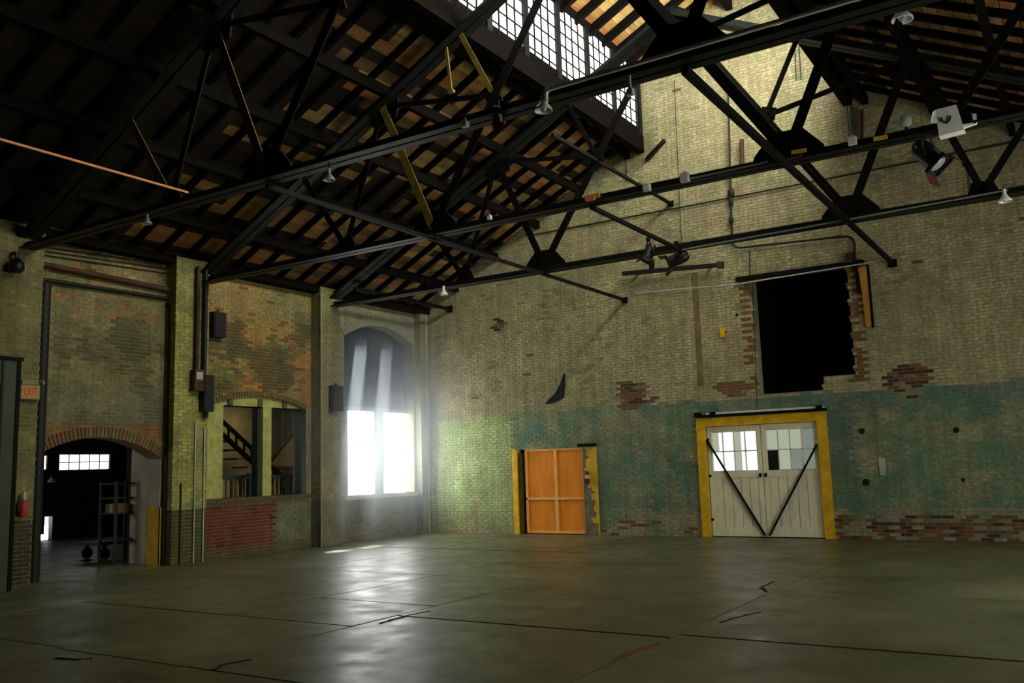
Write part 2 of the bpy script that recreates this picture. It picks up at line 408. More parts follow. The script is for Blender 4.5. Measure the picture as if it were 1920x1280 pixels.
def dark_box(name, x0, x1, y0, y1, z0, z1, parent):
    mb = MB(); t = .1
    mb.box(x0-t, x1+t, y1, y1+t, z0-t, z1+t); mb.box(x0-t, x0, y0, y1, z0-t, z1+t); mb.box(x1, x1+t, y0, y1, z0-t, z1+t)
    mb.box(x0, x1, y0, y1, z0-t, z0); mb.box(x0, x1, y0, y1, z1, z1+t)
    return obj(name, mb, DARKWALL, parent)
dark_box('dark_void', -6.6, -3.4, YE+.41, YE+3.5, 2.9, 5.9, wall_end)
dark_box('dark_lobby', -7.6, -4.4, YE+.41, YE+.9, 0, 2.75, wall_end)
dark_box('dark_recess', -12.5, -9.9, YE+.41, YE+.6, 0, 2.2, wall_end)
# holes and soot marks in the end wall
def soot(name, pts, parent=wall_end, t=.004):
    P = [at(x, y, 1, YE-.004) for x, y in pts]; return obj(name, MB().poly(P, (0, -t, 0)), SOOT, parent)
soot('scorch_mark', [(1022, 757), (1030, 747), (1040, 738), (1049, 722), (1054, 708), (1058, 698), (1060, 702), (1060, 720), (1058, 745), (1050, 750), (1036, 756)])
for x, y, r in ((1616, 808, 6), (1624, 904, 7), (1793, 806, 6), (1806, 899, 4), (1382, 590, 3)):
    soot('wall_hole', [(x+r*math.cos(k*math.pi/4), y+r*math.sin(k*math.pi/4)) for k in range(8)])
pa, pb_ = at(1303, 512, 1, YE), at(1308, 722, 1, YE)
obj('chase_cover', MB().box(pa.x-.055, pa.x+.055, YE-.02, YE+.001, pb_.z, pa.z), mat('brown_chase_cover', (.17, .125, .055), .85, var=.45, scale=3, stretch=(1, 1, .5)), wall_end, label='brown upright strip between doors')
# steel lintel over the black opening and its track
mb = MB().bar(at(1380, 524, 1, YE-.06), at(1619, 491, 1, YE-.06), .10, .09)
obj('lintel', mb, STEEL, wall_end, label='black steel lintel over the black opening')
obj('bracket', MB().box(*[at(1588, 484, 1, YE)[0], at(1601, 484, 1, YE)[0], YE-.14, YE, at(1590, 495, 1, YE)[2], at(1590, 476, 1, YE)[2]]), RUST, wall_end)

# ------------------------------------------------------------------ left wall with openings
AR = dict(u0=8.50, u1=11.08, zs=2.02, zc=2.42)
SW = dict(u0=12.18, u1=14.92, z0=1.20, zs=3.10, zc=3.36)
BW = dict(u0=16.20, u1=18.86, z0=1.08, zs=4.98, zc=5.36)
yy = lambda px, py: at(px, py, 0, XL)[1]
LT = deck_z(XL)+.05
ML = Matrix(((0, 0, 1, XL-.012-.2), (1, 0, 0, 0), (0, 1, 0, 0), (0, 0, 0, 1)))
def arc_loop(d, z0): return arch(d['u0'], d['u1'], z0, d['zs'], d['zc'])
wall_left = plate('wall_left', [(YB-.4, -.1), (YE+.4, -.1), (YE+.4, LT), (YB-.4, LT)], [arc_loop(AR, -.05), arc_loop(SW, SW['z0']), arc_loop(BW, BW['z0'])], .4, ML, MORTAR,
                  label='mottled brick side wall with arch, stair window and tall window', cat='wall', kind='structure')
PIL = [(7.62, 8.45, .30), (11.12, 11.92, .30), (15.08, 15.76, .30), (18.92, 19.3, .2)]
def left_spans(z):
    iv = [(5.2, YE)]
    iv = sub(iv, arch_half(z, AR['u0'], AR['u1'], AR['zs']+.2, AR['zc']+.2) if z > AR['zs'] else (AR['u0'], AR['u1']))
    if z > SW['z0']: iv = sub(iv, arch_half(z, SW['u0'], SW['u1'], SW['zs']+.11, SW['zc']+.11) if z > SW['zs'] else (SW['u0'], SW['u1']))
    if z > BW['z0']: iv = sub(iv, arch_half(z, BW['u0'], BW['u1'], BW['zs']+.2, BW['zc']+.2) if z > BW['zs'] else (BW['u0'], BW['u1']))
    for a, b, d in PIL: iv = sub(iv, (a, b))
    return iv
OL, YG, RB, DK = (.235, .22, .075), (.42, .43, .095), (.42, .19, .05), (.028, .032, .014)
def left_col(y, z):
    r = R.random(); a = n2(y, z, .8, 11); b = n2(y, z, 2.4, 12)
    bare = 0
    if y < 11.5:
        c = mix((.18, .168, .058), (.22, .20, .09), max(0, min(1, .4+1.2*a)))
        q = n2(y, z, 1.1, 14)+.35*b+.16*(r-.5)
        if q < 0: c = mix(c, (.045, .045, .02), min(.75, -q*2.2))
        elif q > .2: c = mix(c, (.31, .265, .11), min(.7, (q-.2)*2.5))
        if z > 4.6 and r < .25: c = mix(c, RB, .5)
        if 2.35 < z < 2.66: c = mix(c, (.20, .085, .03), .75)
        if 2.66 < z < 3.4: c = mix(c, (.13, .145, .085), .5)
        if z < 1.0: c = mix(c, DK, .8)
    elif y < 15.2:
        t = max(0, min(1, .55+1.4*a+.6*b)); c = mix(mix(OL, YG, .35), RB, t)
        q = n2(y, z, 1.0, 16)+.3*b+.16*(r-.5)
        q = min(q+.12, .5*(patch(y, z, 14.0, 3.85, .75, .5)-1.0))
        if q < 0: c = mix(c, (.045, .045, .02), min(.8, -q*3.2))
        if z > 5.1: c = mix(c, (.27, .23, .10), .5)
        if z < 3.2: c = mix((.27, .24, .125), (.30, .29, .16), .5+b)
        if y < 12.2 and 1.05 < z < 3.4: c = YG
        if z < 1.04 and y < 13.95+.05*b: c = mix((.155, .030, .020), (.20, .06, .03), max(0, b+.3)) if r > .06 else (.05, .03, .02)
        elif z < 1.04: c = mix((.18, .195, .125), (.12, .13, .08), max(0, min(1, .4+b)))
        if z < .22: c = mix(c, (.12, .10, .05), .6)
        if r < .05 and z > 3.3: bare = 1
    else:
        c = mix((.22, .235, .14), (.26, .24, .14), max(0, min(1, .5+1.3*b)))
        if z < 1.0: c = mix(c, (.17, .18, .11), .5)
        if z < .7 and r < .2: c = mix(c, (.17, .09, .045), .6)
    c = tuple(v*(1+.25*a+.14*(r-.5)) for v in c)
    if bare: c = EXC[bare]
    return c, bare
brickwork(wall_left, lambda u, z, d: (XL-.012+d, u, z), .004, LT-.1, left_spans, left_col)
def pil_col(base, low):
    def f(u, z):
        r = R.random(); b = n2(u, z, 2.6, 21); a = n2(u, z, .9, 22)
        c = mix(base, OL, max(0, min(1, .25+1.3*b)))
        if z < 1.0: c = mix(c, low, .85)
        if z > 4.9: c = mix(c, (.16, .14, .06), .4)
        return tuple(v*(1+.25*a+.2*(r-.5)) for v in c), 0
    return f
for i, (a, b, d) in enumerate(PIL):
    xf = XL+d
    p = obj('pilaster', MB().box(XL-.05, xf-.012, a+.012, b-.012 if i < 3 else b, -.02, LT-.15), MORTAR, wall_left)
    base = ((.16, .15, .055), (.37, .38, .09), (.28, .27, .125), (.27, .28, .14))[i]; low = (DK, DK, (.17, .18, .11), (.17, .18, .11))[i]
    pc = pil_col(base, low)
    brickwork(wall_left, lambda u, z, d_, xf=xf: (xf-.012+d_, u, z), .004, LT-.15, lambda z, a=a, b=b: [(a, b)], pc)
    brickwork(wall_left, lambda u, z, d_, a=a: (u, a+.012-d_, z), .004, LT-.15, lambda z, xf=xf: [(XL+.0, xf)], pc)
    brickwork(wall_left, lambda u, z, d_, b=b: (u, b-.012+d_, z), .004, LT-.15, lambda z, xf=xf: [(XL+.0, xf)], pc) if i < 3 else None
# brick arches: single rowlock bricks over each opening
ARM = [mat('arch_brick_brown', (.15, .085, .035), .85, var=.3, scale=8), mat('arch_brick_rust', (.19, .095, .04), .85, var=.3, scale=8), mat('arch_brick_olive', (.16, .13, .055), .85, var=.3, scale=8)]
BWM = [mat('arch_brick_grey_green', (.25, .25, .14), .85, var=.2, scale=8), mat('arch_brick_green', (.23, .26, .14), .85, var=.2, scale=8)]
VM = bpy.data.meshes.new('arch_brick')
v_ = MB().box(-.03, .013, -.030, .030, 0, .2); VM.from_pydata(v_.v, [], v_.f); VM.materials.append(EXB[0])
for dct, n_, mats_ in ((AR, 38, ARM), (SW, 38, ARM[1:]), (BW, 40, BWM)):
    hh = .11 if dct is SW else .2
    h = dct['zc']-dct['zs']; c = (dct['u1']-dct['u0'])/2; r = (c*c+h*h)/(2*h); a0 = math.asin(c/r); um = (dct['u0']+dct['u1'])/2
    for k in range(n_):
        t = -a0+2*a0*(k+.5)/n_
        mm_ = R.choice(mats_)
        share('arch_brick', VM, wall_left, (XL, um+r*math.sin(t), dct['zc']-r+r*math.cos(t)-.004), rot=(-t, 0, 0), scl=(1, 1, hh/.2), m=mm_)

# right and rear walls close the hall
SIDEM = mat('side_wall_paint', (.16, .15, .10), .85, var=.3, scale=1.5, bump=.3)
ADDED_RWIN = [(8.65, 11.35), (12.35, 15.05)]  # added unseen windows that light the lower gable wall
MRW = Matrix(((0, 0, 1, XR+.2), (1, 0, 0, 0), (0, 1, 0, 0), (0, 0, 0, 1)))
wall_right = plate('wall_right', [(YB-.4, -.1), (YE+.4, -.1), (YE+.4, deck_z(XR)+.1), (YB-.4, deck_z(XR)+.1)], [arch(a, b, 1.08, 4.7, 5.08) for a, b in ADDED_RWIN], .4, MRW, SIDEM,
                   label='painted brick wall along the far right side with added tall windows', cat='wall', kind='structure')
for wi, (a, b) in enumerate(ADDED_RWIN):
    w = empty('window_%d' % (50+wi), (XR+.25, (a+b)/2, 1.08), label='added unseen tall arched window of the right wall, %s' % ('nearer the camera', 'nearer the gable wall')[wi], cat='window', kind='structure')
    pw_, ph_ = (b-a)/6, 4.05/8
    for i_ in range(6):
        for j_ in range(8): obj('pane', MB().box(XR+.245, XR+.251, a+i_*pw_+.02, a+(i_+1)*pw_-.02, 1.08+j_*ph_+.02, 1.08+(j_+1)*ph_-.02), PANER2, w)
    for i_ in range(7): obj('muntin', MB().box(XR+.23, XR+.27, a+i_*pw_-.025, a+i_*pw_+.025, 1.08, 5.13), SILLM, w)
    for j_ in range(9): obj('glazing_bar', MB().box(XR+.235, XR+.265, a, b, 1.08+j_*ph_-.02, 1.08+j_*ph_+.02), SILLM, w)
    obj('window_sill', MB().box(XR-.08, XR+.3, a-.08, b+.08, 1.0, 1.075), PLASTER, w)
gb = [(XL-.45, -.1), (XR+.4, -.1), (XR+.4, deck_z(XR+.4)), (CX+MONX, deck_z(CX+MONX)), (CX+MONX, 11.25), (CX, 12.45), (XM, 11.25), (XM, deck_z(XM)), (XL-.45, deck_z(XL-.45))]
wall_back = obj('wall_back', MB().poly([(x, YB-.3, z) for x, z in gb], (0, -.3, 0)), SIDEM, label='plain painted gable wall at the rear of the hall', cat='wall', kind='structure')

# ------------------------------------------------------------------ roof
def slope_box(mb, xa, xb, y0, y1, off, t):
    """piece lying on the roof slope from xa to xb, its underside at deck_z+off, thickness t"""
    return mb.poly([(xa, y0, deck_z(xa)+off), (xb, y0, deck_z(xb)+off), (xb, y0, deck_z(xb)+off+t), (xa, y0, deck_z(xa)+off+t)], (0, y1-y0, 0))
bays = [(YB-.3, -3.0), (-3.0, .75), (.75, 4.45), (4.45, 8.15), (8.15, 11.85), (11.85, 15.55), (15.55, YE+.3)]
ROOFS = {}
for side, sg in (('left', -1), ('right', 1)):
    xe, xm = CX+sg*9.6, CX+sg*(MONX-.02)
    root = obj('ceiling_'+side, slope_box(MB(), xe, xm, YB-.5, YE+.4, .035, .12), TIMBER,
               label='dark boarded roof slope on rafters, %s of the clerestory' % side, cat='roof', kind='structure')
    ROOFS[side] = root
    y_lo = 4.4 if sg < 0 else 8.1
    # purlins
    for dxp in (2.75, 4.05, 5.35, 6.65, 7.95):
        x = CX+sg*dxp
        obj('purlin', MB().bar((x, YB-.3, top_z(x)+.20), (x, YE+.05, top_z(x)+.20), .11, .20), TIMBER, root)
    # rafters
    rb = MB(); rb.poly([(xm, -.045, deck_z(xm)-.12), (CX+sg*9.2, -.045, deck_z(CX+sg*9.2)-.12), (CX+sg*9.2, -.045, deck_z(CX+sg*9.2)+.01), (xm, -.045, deck_z(xm)+.01)], (0, .09, 0))
    rm = bpy.data.meshes.new('rafter'); rm.from_pydata(rb.v, [], rb.f); rm.materials.append(TIMBER)
    y = YE-.35
    while y > 3.0:
        share('rafter', rm, root, (0, y, 0)); y -= .62
    # deck boards running along the hall
    n = 0; xs = MONX+.02
    while xs < 9.05:
        w = .21
        bb = MB(); x0, x1 = CX+sg*xs, CX+sg*(xs+w-.012)
        bm_ = bpy.data.meshes.new('roof_board'); slope_box(bb, x0, x1, 0, 1, 0, .03); bm_.from_pydata(bb.v, [], bb.f); bm_.materials.append(BOARDS[0])
        ys = [y_lo]+[b_[1] for b_ in bays if y_lo < b_[1] < YE]+[YE]
        sh = R.choice((0, .62, 1.24, 1.86))
        cuts = sorted({y_lo, YE}|{max(y_lo, min(YE, v-sh)) for v in ys})
        for ya, yb in zip(cuts, cuts[1:]):
            if yb-ya < .1: continue
            k = R.random(); k = .6+.21*k if (ya < 9.5 and sg < 0) else k; bi = 0 if k < .28 else 1 if k < .46 else 2 if k < .60 else 3 if k < .82 else 4  # near left boards kept near-black, the roof's shade put into their colour
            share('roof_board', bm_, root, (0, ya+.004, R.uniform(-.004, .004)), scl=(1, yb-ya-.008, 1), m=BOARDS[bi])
        xs += w
    # eave plate
    xw = XL+.12 if sg < 0 else XR-.12
    obj('wall_plate', MB().box(xw-.14, xw+.14, YB, YE, deck_z(xw)-.30, deck_z(xw)-.13), TIMBER, root)
# monitor roof over the clerestory
mon = MB()
for sg in (-1, 1): mon.poly([(CX, YB-.5, 12.45), (CX+sg*(MONX+.5), YB-.5, 12.45-.5*(MONX+.5)), (CX+sg*(MONX+.5), YB-.5, 12.6-.5*(MONX+.5)), (CX, YB-.5, 12.6)], (0, YE+.9-YB, 0))
ceil_m = obj('ceiling', mon, TIMBER, label='raised monitor roof above the clerestory windows', cat='roof', kind='structure')
for sg in (-1, 1):
    for k in range(11):
        xa, xb = sg*(.02+k*.22), sg*(.02+k*.22+.208); zz = lambda d: 12.43-.5*abs(d)
        bb = MB().poly([(CX+xa, 0, zz(xa)), (CX+xb, 0, zz(xb)), (CX+xb, 0, zz(xb)+.03), (CX+xa, 0, zz(xa)+.03)], (0, 1, 0))
        bm_ = bpy.data.meshes.new('roof_board'); bm_.from_pydata(bb.v, [], bb.f); bm_.materials.append(BOARDS[0])
        for ya, yb in ((11.0, 15.2), (15.2, YE)):
            share('roof_board', bm_, ceil_m, (0, ya, 0), scl=(1, yb-ya-.008, 1), m=BOARDS[R.choice((0, 1, 2, 2))])
    rb = MB().poly([(CX, -.05, 12.22), (CX+sg*MONX, -.05, 12.22-.5*MONX), (CX+sg*MONX, -.05, 12.42-.5*MONX), (CX, -.05, 12.42)], (0, .1, 0))
    rm = bpy.data.meshes.new('rafter'); rm.from_pydata(rb.v, [], rb.f); rm.materials.append(TIMBER)
    for k in range(10): share('rafter', rm, ceil_m, (0, 18.75-k*.64, 0))
obj('ridge_beam', MB().box(CX-.07, CX+.07, YB, YE, 11.95, 12.25), TIMBER, ceil_m)

# clerestory windows on both sides of the monitor
STEP = 1.28
posts = [19.17-k*STEP for k in range(20)]
wn = 0
PM = bpy.data.meshes.new('pane'); pb = MB().box(-.004, .004, 0, 1, 0, 1); PM.from_pydata(pb.v, [], pb.f); PM.materials.append(PANE)
order = ['nearest the gable wall', 'second from the gable wall', 'third from the gable wall', 'fourth from the gable wall', 'fifth from the gable wall', 'sixth from the gable wall', 'seventh from the gable wall']
for side, sg in (('left', -1), ('right', 1)):
    x = CX+sg*MONX
    curb = obj('trim_1' if sg < 0 else 'trim_2', MB().box(x-.09, x+.09, YB, YE, Z0C-.42, Z0C-.02), TIMBER, label='dark curb beam under the %s clerestory glazing' % side, cat='beam', kind='structure')
    obj('added_boarding', MB().box(x-.03, x+.03, YB, posts[8]+.05, Z0C-.02, Z1C+.05), TIMBER, curb)  # added boards close the nearer bays to keep the foreground dim
    head = obj('trim_3' if sg < 0 else 'trim_4', MB().box(x-.08, x+.08, YB, YE, Z1C+.02, Z1C+.28), TIMBER, label='dark head beam over the %s clerestory glazing' % side, cat='beam', kind='structure')
    obj('end_post', MB().box(x-.08, x+.08, posts[0]-.02, YE+.02, Z0C-.05, Z1C+.05), STEELG, curb)
    for k in range(8):
        y1, y0 = posts[k]-.08, posts[k+1]+.08
        seen = sg < 0 and k < 7
        wn += 1
        lab = 'clerestory window of small white panes, '+order[k] if seen else 'clerestory window out of view in the %s monitor wall' % side
        w = empty('window_%d' % wn, (x, (y0+y1)/2, Z0C-.02), label=lab, cat='window', kind='structure')
        if not seen: w['group'] = 'unseen clerestory windows on the %s' % side
        obj('post', MB().box(x-.06, x+.06, y1, y1+.16, Z0C-.02, Z1C+.02), STEELG, w)
        nc, nr = (4, 6) if seen else (1, 1)
        pw, ph = (y1-y0)/nc, (Z1C-Z0C)/nr
        for i in range(nc):
            for j in range(nr):
                share('pane', PM, w, (x, y0+i*pw+.006, Z0C+j*ph+.006), scl=(1, pw-.012, ph-.012), m=None if sg < 0 or k == 0 else PANE2)
        if seen:
            for i in range(1, nc): obj('muntin', MB().box(x-.012, x+.022, y0+i*pw-.019, y0+i*pw+.019, Z0C, Z1C), STEEL, w)
            for j in range(1, nr): obj('glazing_bar', MB().box(x-.012, x+.02, y0, y1, Z0C+j*ph-.015, Z0C+j*ph+.015), STEEL, w)
# ------------------------------------------------------------------ trusses
N1, N3, PA, PB, PC, MX, MZ = 3.0, 5.0, 4.1, 2.35, 6.05, 1.7, 7.75
def gusset(mb, x, y, z, wb, wt, h, t=.02):
    for yy_ in (y-t, ):
        mb.poly([(x-wb/2, yy_, z-.06), (x+wb/2, yy_, z-.06), (x+wb/2-.05, yy_, z+.10), (x+wt/2, yy_, z+h), (x-wt/2, yy_, z+h), (x-wb/2+.05, yy_, z+.10)], (0, 2*t, 0))
    return mb
def truss(Y, label, extras=None):
    t = empty('roof_truss', (CX, Y, CH-.1), label=label, cat='truss', group='steel roof trusses')
    P = lambda dx, z: (CX+dx, Y, z)
    mb = MB()
    for s in (-1, 1): mb.angle(P(-9.1, CH-.08), P(9.0, CH-.08), .12, .022, s, off=.018)
    obj('bottom_chord', mb, STEELG, t)
    for sg in (-1, 1):
        mb = MB()
        for s in (-1, 1):
            mb.angle((CX+sg*9.05, Y, top_z(CX+sg*9.05)-.07), (CX+sg*.0, Y, 10.25-.07), .16, .025, s, off=.018)
        obj('top_chord', mb, STEELG, t)
        def web(a, b, w, m=STEEL):
            obj('web_member', MB().bar(P(*a), P(*b), .035, w, up=(0, 1, 0)).bar(Vector(P(*a))+Vector((0, .05, 0)), Vector(P(*b))+Vector((0, .05, 0)), .03, w*.6, up=(0, 1, 0)), m, t)
        tz = lambda d: 10.25-.5*d
        yl = OCHRE if sg < 0 else STEEL  # left members ochre, right ones black
        def wb(a, b, w, m=STEEL):
            mm = MB()
            for s in (-1, 1): mm.angle(P(*a), P(*b), w, .016, s, off=.001, up=(0, 1, 0))
            a_, b_ = Vector(P(*a)), Vector(P(*b)); d = (b_-a_).normalized(); n_ = d.cross(Vector((0, 1, 0)))*w/2
            mm.v = [tuple(Vector(v)-Vector((0, w/2, 0))) for v in mm.v]
            obj('web_member', mm, m, t)
        wb((sg*N1, CH+.05), (sg*.12, 10.1), .075)                # inner tie to the apex
        wb((sg*N1, CH+.05), (sg*PA, tz(PA)-.05), .07, yl if Y < 14 else STEEL)
        wb((sg*N3, CH+.05), (sg*PA, tz(PA)-.05), .055)
        wb((sg*N3, CH+.05), (sg*PC, tz(PC)-.05), .055, yl if Y < 9 else STEEL)
        wb((sg*MX, MZ), (sg*PB, tz(PB)-.05), .045, yl if Y < 14 else STEEL)
        wb((sg*MX, MZ), (sg*PA, tz(PA)-.05), .045)
        obj('gusset_plate', gusset(MB(), CX+sg*N1, Y, CH, 1.02, .42, .38), STEEL, t)
        obj('gusset_plate', gusset(MB(), CX+sg*N3, Y, CH, .5, .3, .22), STEEL, t)
        obj('gusset_plate', MB().poly([P(sg*(MX-.16), MZ-.12), P(sg*(MX+.14), MZ-.1), P(sg*(MX+.2), MZ+.12), P(sg*(MX-.05), MZ+.2)], (0, .03, 0)), STEEL, t)
        obj('gusset_plate', MB().poly([P(sg*(PA-.35), tz(PA)+.05), P(sg*(PA+.35), tz(PA)-.28), P(sg*(PA+.15), tz(PA)-.45), P(sg*(PA-.3), tz(PA)-.3)], (0, .03, 0)), STEEL, t)
    obj('gusset_plate', MB().poly([P(-.75, 9.75), P(.75, 9.75), P(.6, 10.05), P(.1, 10.4), P(-.1, 10.4), P(-.6, 10.05)], (0, .03, 0)), STEEL, t)
    return t
T1 = truss(TRUSS_Y[0], 'steel roof truss nearest the camera, its lower chord carrying a bright conduit')
T2 = truss(TRUSS_Y[1], 'middle steel roof truss carrying the lone spotlight and white box')
T3 = truss(TRUSS_Y[2], 'steel roof truss closest to the gable wall, with paired spotlights')
for px0, px1, py in ((1484, 1512, 284), (1638, 1664, 259)):
    a, b = at(px0, py+2, 1, TRUSS_Y[1]-.16), at(px1, py-3, 1, TRUSS_Y[1]-.16)
    obj('yellow_tag', MB().bar(a, b, .02, .05), YELLOW, T2, label='small yellow tag on the chord')
a, b = at(1190, 60, 1, TRUSS_Y[2]), None

# longitudinal braces through the truss nodes, ending on the gable wall
def brace(p, q, r, label, m=STEEL, cap=True):
    o = MB().bar(p, q, r, r)
    e = empty('tie_brace', p, label=label, cat='brace', group='braces running along the hall')
    obj('rod', o, m, e)
    if cap:
        d = (Vector(q)-Vector(p)).normalized(); obj('end_plate', MB().bar(Vector(q)-d*.05, Vector(q)-d*.004, r*2.2, r*2.2), m, e)
    return e
brace((CX-N1, TRUSS_Y[0], CH-.13), (CX-N1, YE, CH-.13), .06, 'thin dark tie brace above the orange door, running to the gable wall')
brace((CX+N1, TRUSS_Y[0], CH-.13), (CX+N1, YE, CH-.13), .075, 'thick dark tie brace ending right of the black opening')
brace((CX, TRUSS_Y[1], CH-.12), (CX, TRUSS_Y[2], CH-.12), .06, 'short dark tie brace above the paired spotlights', cap=False)
brace((CX-MX, TRUSS_Y[2]-1.8, MZ-.1), (CX-MX, YE, MZ-.1), .06, 'high dark tie brace crossing behind the middle truss')
brace((XL+.95, TRUSS_Y[2], 5.93), (XL+.95, YE, 5.93), .08, 'dark eave tie brace in the corner above the tall window')
p0 = at(352, 361, 1, TRUSS_Y[0]-.02); p1 = at(0, 285, 0, p0.x)
e = brace(p0, (p0.x, 3.8, p0.z), .03, 'thin orange rod slung beside the nearest truss, upper left', m=mat('orange_rust_rod', (.35, .12, .03), .4, .3, var=.3), cap=False)
# purlin end / bracket on the gable wall
a, b = at(1212, 300, 1, YE-.05), at(1246, 263, 1, YE-.35)
obj('wall_bracket', MB().bar(a, b, .07, .09), PIPE, label='dark slanted bar sticking out of the gable wall under the clerestory', cat='bracket')
# long black bar on the gable wall below the paired spotlights
e = empty('batten_fixture', at(1168, 513, 1, YE-.25), label='long black batten bar fixed to the gable wall below paired spotlights', cat='fixture')
a, b = at(1168, 513, 1, YE-.22), at(1356, 496, 1, YE-.22)
obj('housing', MB().bar(a, b, .10, .09), PIPE, e); obj('end_cap', MB().bar(b-(b-a).normalized()*.13, b, .12, .14), RUST, e)
for f_ in (.12, .85):
    c = a.lerp(b, f_); obj('stand_off', MB().bar(c, (c.x, YE, c.z), .04, .04), PIPE, e)

# ------------------------------------------------------------------ conduits, cables and pipes
def pipe(name, pts, r, m, label, cat='pipe', n=8, **k): return obj(name, MB().tube(pts, r, n), m, label=label, cat=cat, smooth=True, **k)
def bend(pts, rad=.12, n=5):
    P = [Vector(p) for p in pts]; out_ = [P[0]]
    for i in range(1, len(P)-1):
        a = (P[i-1]-P[i]).normalized()*rad; b = (P[i+1]-P[i]).normalized()*rad
        for k in range(n+1):
            t = k/n; out_.append(P[i]+a*(1-t)**2+b*t**2)
    return out_+[P[-1]]
# bright conduit on nearest truss, elbow and lamp at its end
yT = TRUSS_Y[0]-.10
yC = TRUSS_Y[0]-.185
c0 = at(1034, 166, 1, yC); zc = c0.z
pipe('bright_conduit', bend([(-.2, yC, zc+.02), (c0.x, yC, zc), (c0.x-.075, yC, zc), (c0.x-.075, yC, zc-.14)], .07), .026, mat('bright_zinc', (.80, .82, .78), .35, .15, var=.1), 'bright metal conduit along the nearest truss ending in an elbow', 'conduit')
yT2 = TRUSS_Y[1]-.17
a = at(1445, 307, 1, yT2); b = at(1500, 292, 1, yT2)
pipe('rusty_conduit', [a, b+(b-a)*.06], .02, RUST, 'short rusty conduit below the middle truss gusset', 'conduit')
a = at(1290, 336, 1, yT2); pipe('grey_conduit', [a, at(1440, 303, 1, yT2)], .016, DULLC, 'grey conduit on the middle truss left of its gusset', 'conduit')
yT3 = TRUSS_Y[2]-.16
pipe('chord_conduit', [at(1270, 470, 1, yT3), at(1890, 356, 1, yT3)], .015, DULLC, 'thin grey conduit along the farthest truss chord', 'conduit')
a, b = at(1380, 533, 1, YE-.14), at(1668, 486, 1, YE-.14)
pipe('track_conduit', [at(1190, 549, 1, YE-.05), a, b], .014, CONDUIT, 'pale thin conduit crossing the top of the black opening', 'conduit')
# horizontal pipe on the gable wall
pipe('wall_pipe', [at(1000, 440, 1, YE-.04), at(1300, 384, 1, YE-.04), at(1740, 298, 1, YE-.04), at(1920, 262, 1, YE-.04)], .018, PIPE, 'thin dark pipe running level across the gable wall')
# vertical pipe with valves, curving over the black opening
g = YE-.07
pp = [at(1365, 160, 1, g), at(1373, 466, 1, g), at(1602, 441, 1, g), at(1603, 492, 1, g)]
vp = empty('valve_pipe', pp[0], label='dark pipe with valves dropping down gable wall and bending over the opening', cat='pipe')
vp.location = pp[1]
obj('pipe', MB().tube(bend(pp, .22), .024, 8), PIPE, vp, smooth=True)
for y_, r_, h_ in ((362, .075, .20), (378, .05, .22), (413, .055, .14)):
    c = at(1371, y_, 1, g); obj('valve', MB().lathe((c.x, c.y, c.z-h_/2), (0, 0, 1), [(0, 0), (r_*.6, 0), (r_, h_*.25), (r_, h_*.75), (r_*.6, h_), (0, h_)], 12), PIPE, vp, smooth=True)
c = at(1390, 285, 1, g)
pipe('wall_stub_pipe', [at(1391, 262, 1, YE-.1), at(1392, 312, 1, YE-.1)], .05, RUST, 'short rusty vertical stub on the gable wall behind the middle gusset')
pipe('wall_stub_pipe', [at(1614, 206, 1, YE-.1), at(1614, 262, 1, YE-.1)], .055, RUST, 'short rusty vertical stub on the gable wall under the right eave')
for x0, y0, x1, y1, r_, lab in ((1264, 150, 1278, 460, .008, 'long thin wire hanging left of the valve pipe'), (1405, 470, 1407, 526, .010, 'thin wire dropping to the left end of the lintel'),
        (1411, 530, 1420, 770, .008, 'thin wire along the left edge of the black opening'), (1172, 240, 1175, 340, .012, 'thin pipe at the left roof edge below the clerestory'),
        (1490, 75, 1493, 150, .010, 'left of two thin wires hanging under the high right roof'), (1498, 80, 1502, 150, .010, 'right of two thin wires hanging under the high right roof'),
        (1586, 152, 1592, 256, .010, 'leftmost of three wires beside the right rusty stub'), (1594, 150, 1598, 256, .010, 'middle of three wires beside the right rusty stub'), (1600, 200, 1602, 255, .010, 'rightmost of three wires beside the right rusty stub'),
        (1812, 300, 1820, 365, .010, 'thin wire hanging beside the rightmost truss node')):
    pipe('hanging_wire', [at(x0, y0, 1, YE-.03), at(x1, y1, 1, YE-.03)], r_, PIPE, lab, 'wire', n=6, group='thin wires on the gable wall')
# ------------------------------------------------------------------ lamps on the trusses
def pendant(px, py, Y, s, label, drop=.25, cage=False):
    c = at(px, py, 1, Y)
    e = empty('pendant_lamp', c, label=label, cat='lamp', group='white pendant lamps under the trusses')
    obj('stem', MB().tube([(c.x, c.y, c.z+.17*s), (c.x, c.y, CH-.09)] if CH-.1 > c.z+.18*s else [(c.x, c.y, c.z+.15*s), (c.x, c.y, c.z+.18*s+.05)], .011*max(1, s*.7), 6), PIPE, e)
    obj('socket', MB().lathe((c.x, c.y, c.z+.10*s), (0, 0, 1), [(.0, .10*s), (.024*s, .10*s), (.028*s, .02*s), (.034*s, 0)], 14), LAMPW, e, smooth=True)
    sh_ = obj('shade', MB().lathe((c.x, c.y, c.z), (0, 0, 1), [(.036*s, .11*s), (.045*s, .085*s), (.075*s, .05*s), (.095*s, .02*s), (.098*s, 0), (.09*s, 0), (.068*s, .045*s), (.03*s, .10*s)], 18), LAMPW, e, smooth=True)
    obj('bulb', MB().lathe((c.x, c.y, c.z-.01*s), (0, 0, 1), [(0, 0), (.03*s, .012*s), (.042*s, .04*s), (.03*s, .075*s), (.015*s, .10*s)], 12), GLASSL, sh_, smooth=True)
pendant(1019, 208, yC, 1.0, 'white bell lamp hanging from the elbow of the bright conduit')
pendant(617, 338, yT, .8, 'white bell lamp under the nearest truss above its left half')
pendant(276, 420, yT, .75, 'small white lamp over the arch wall, leftmost of all lamps')
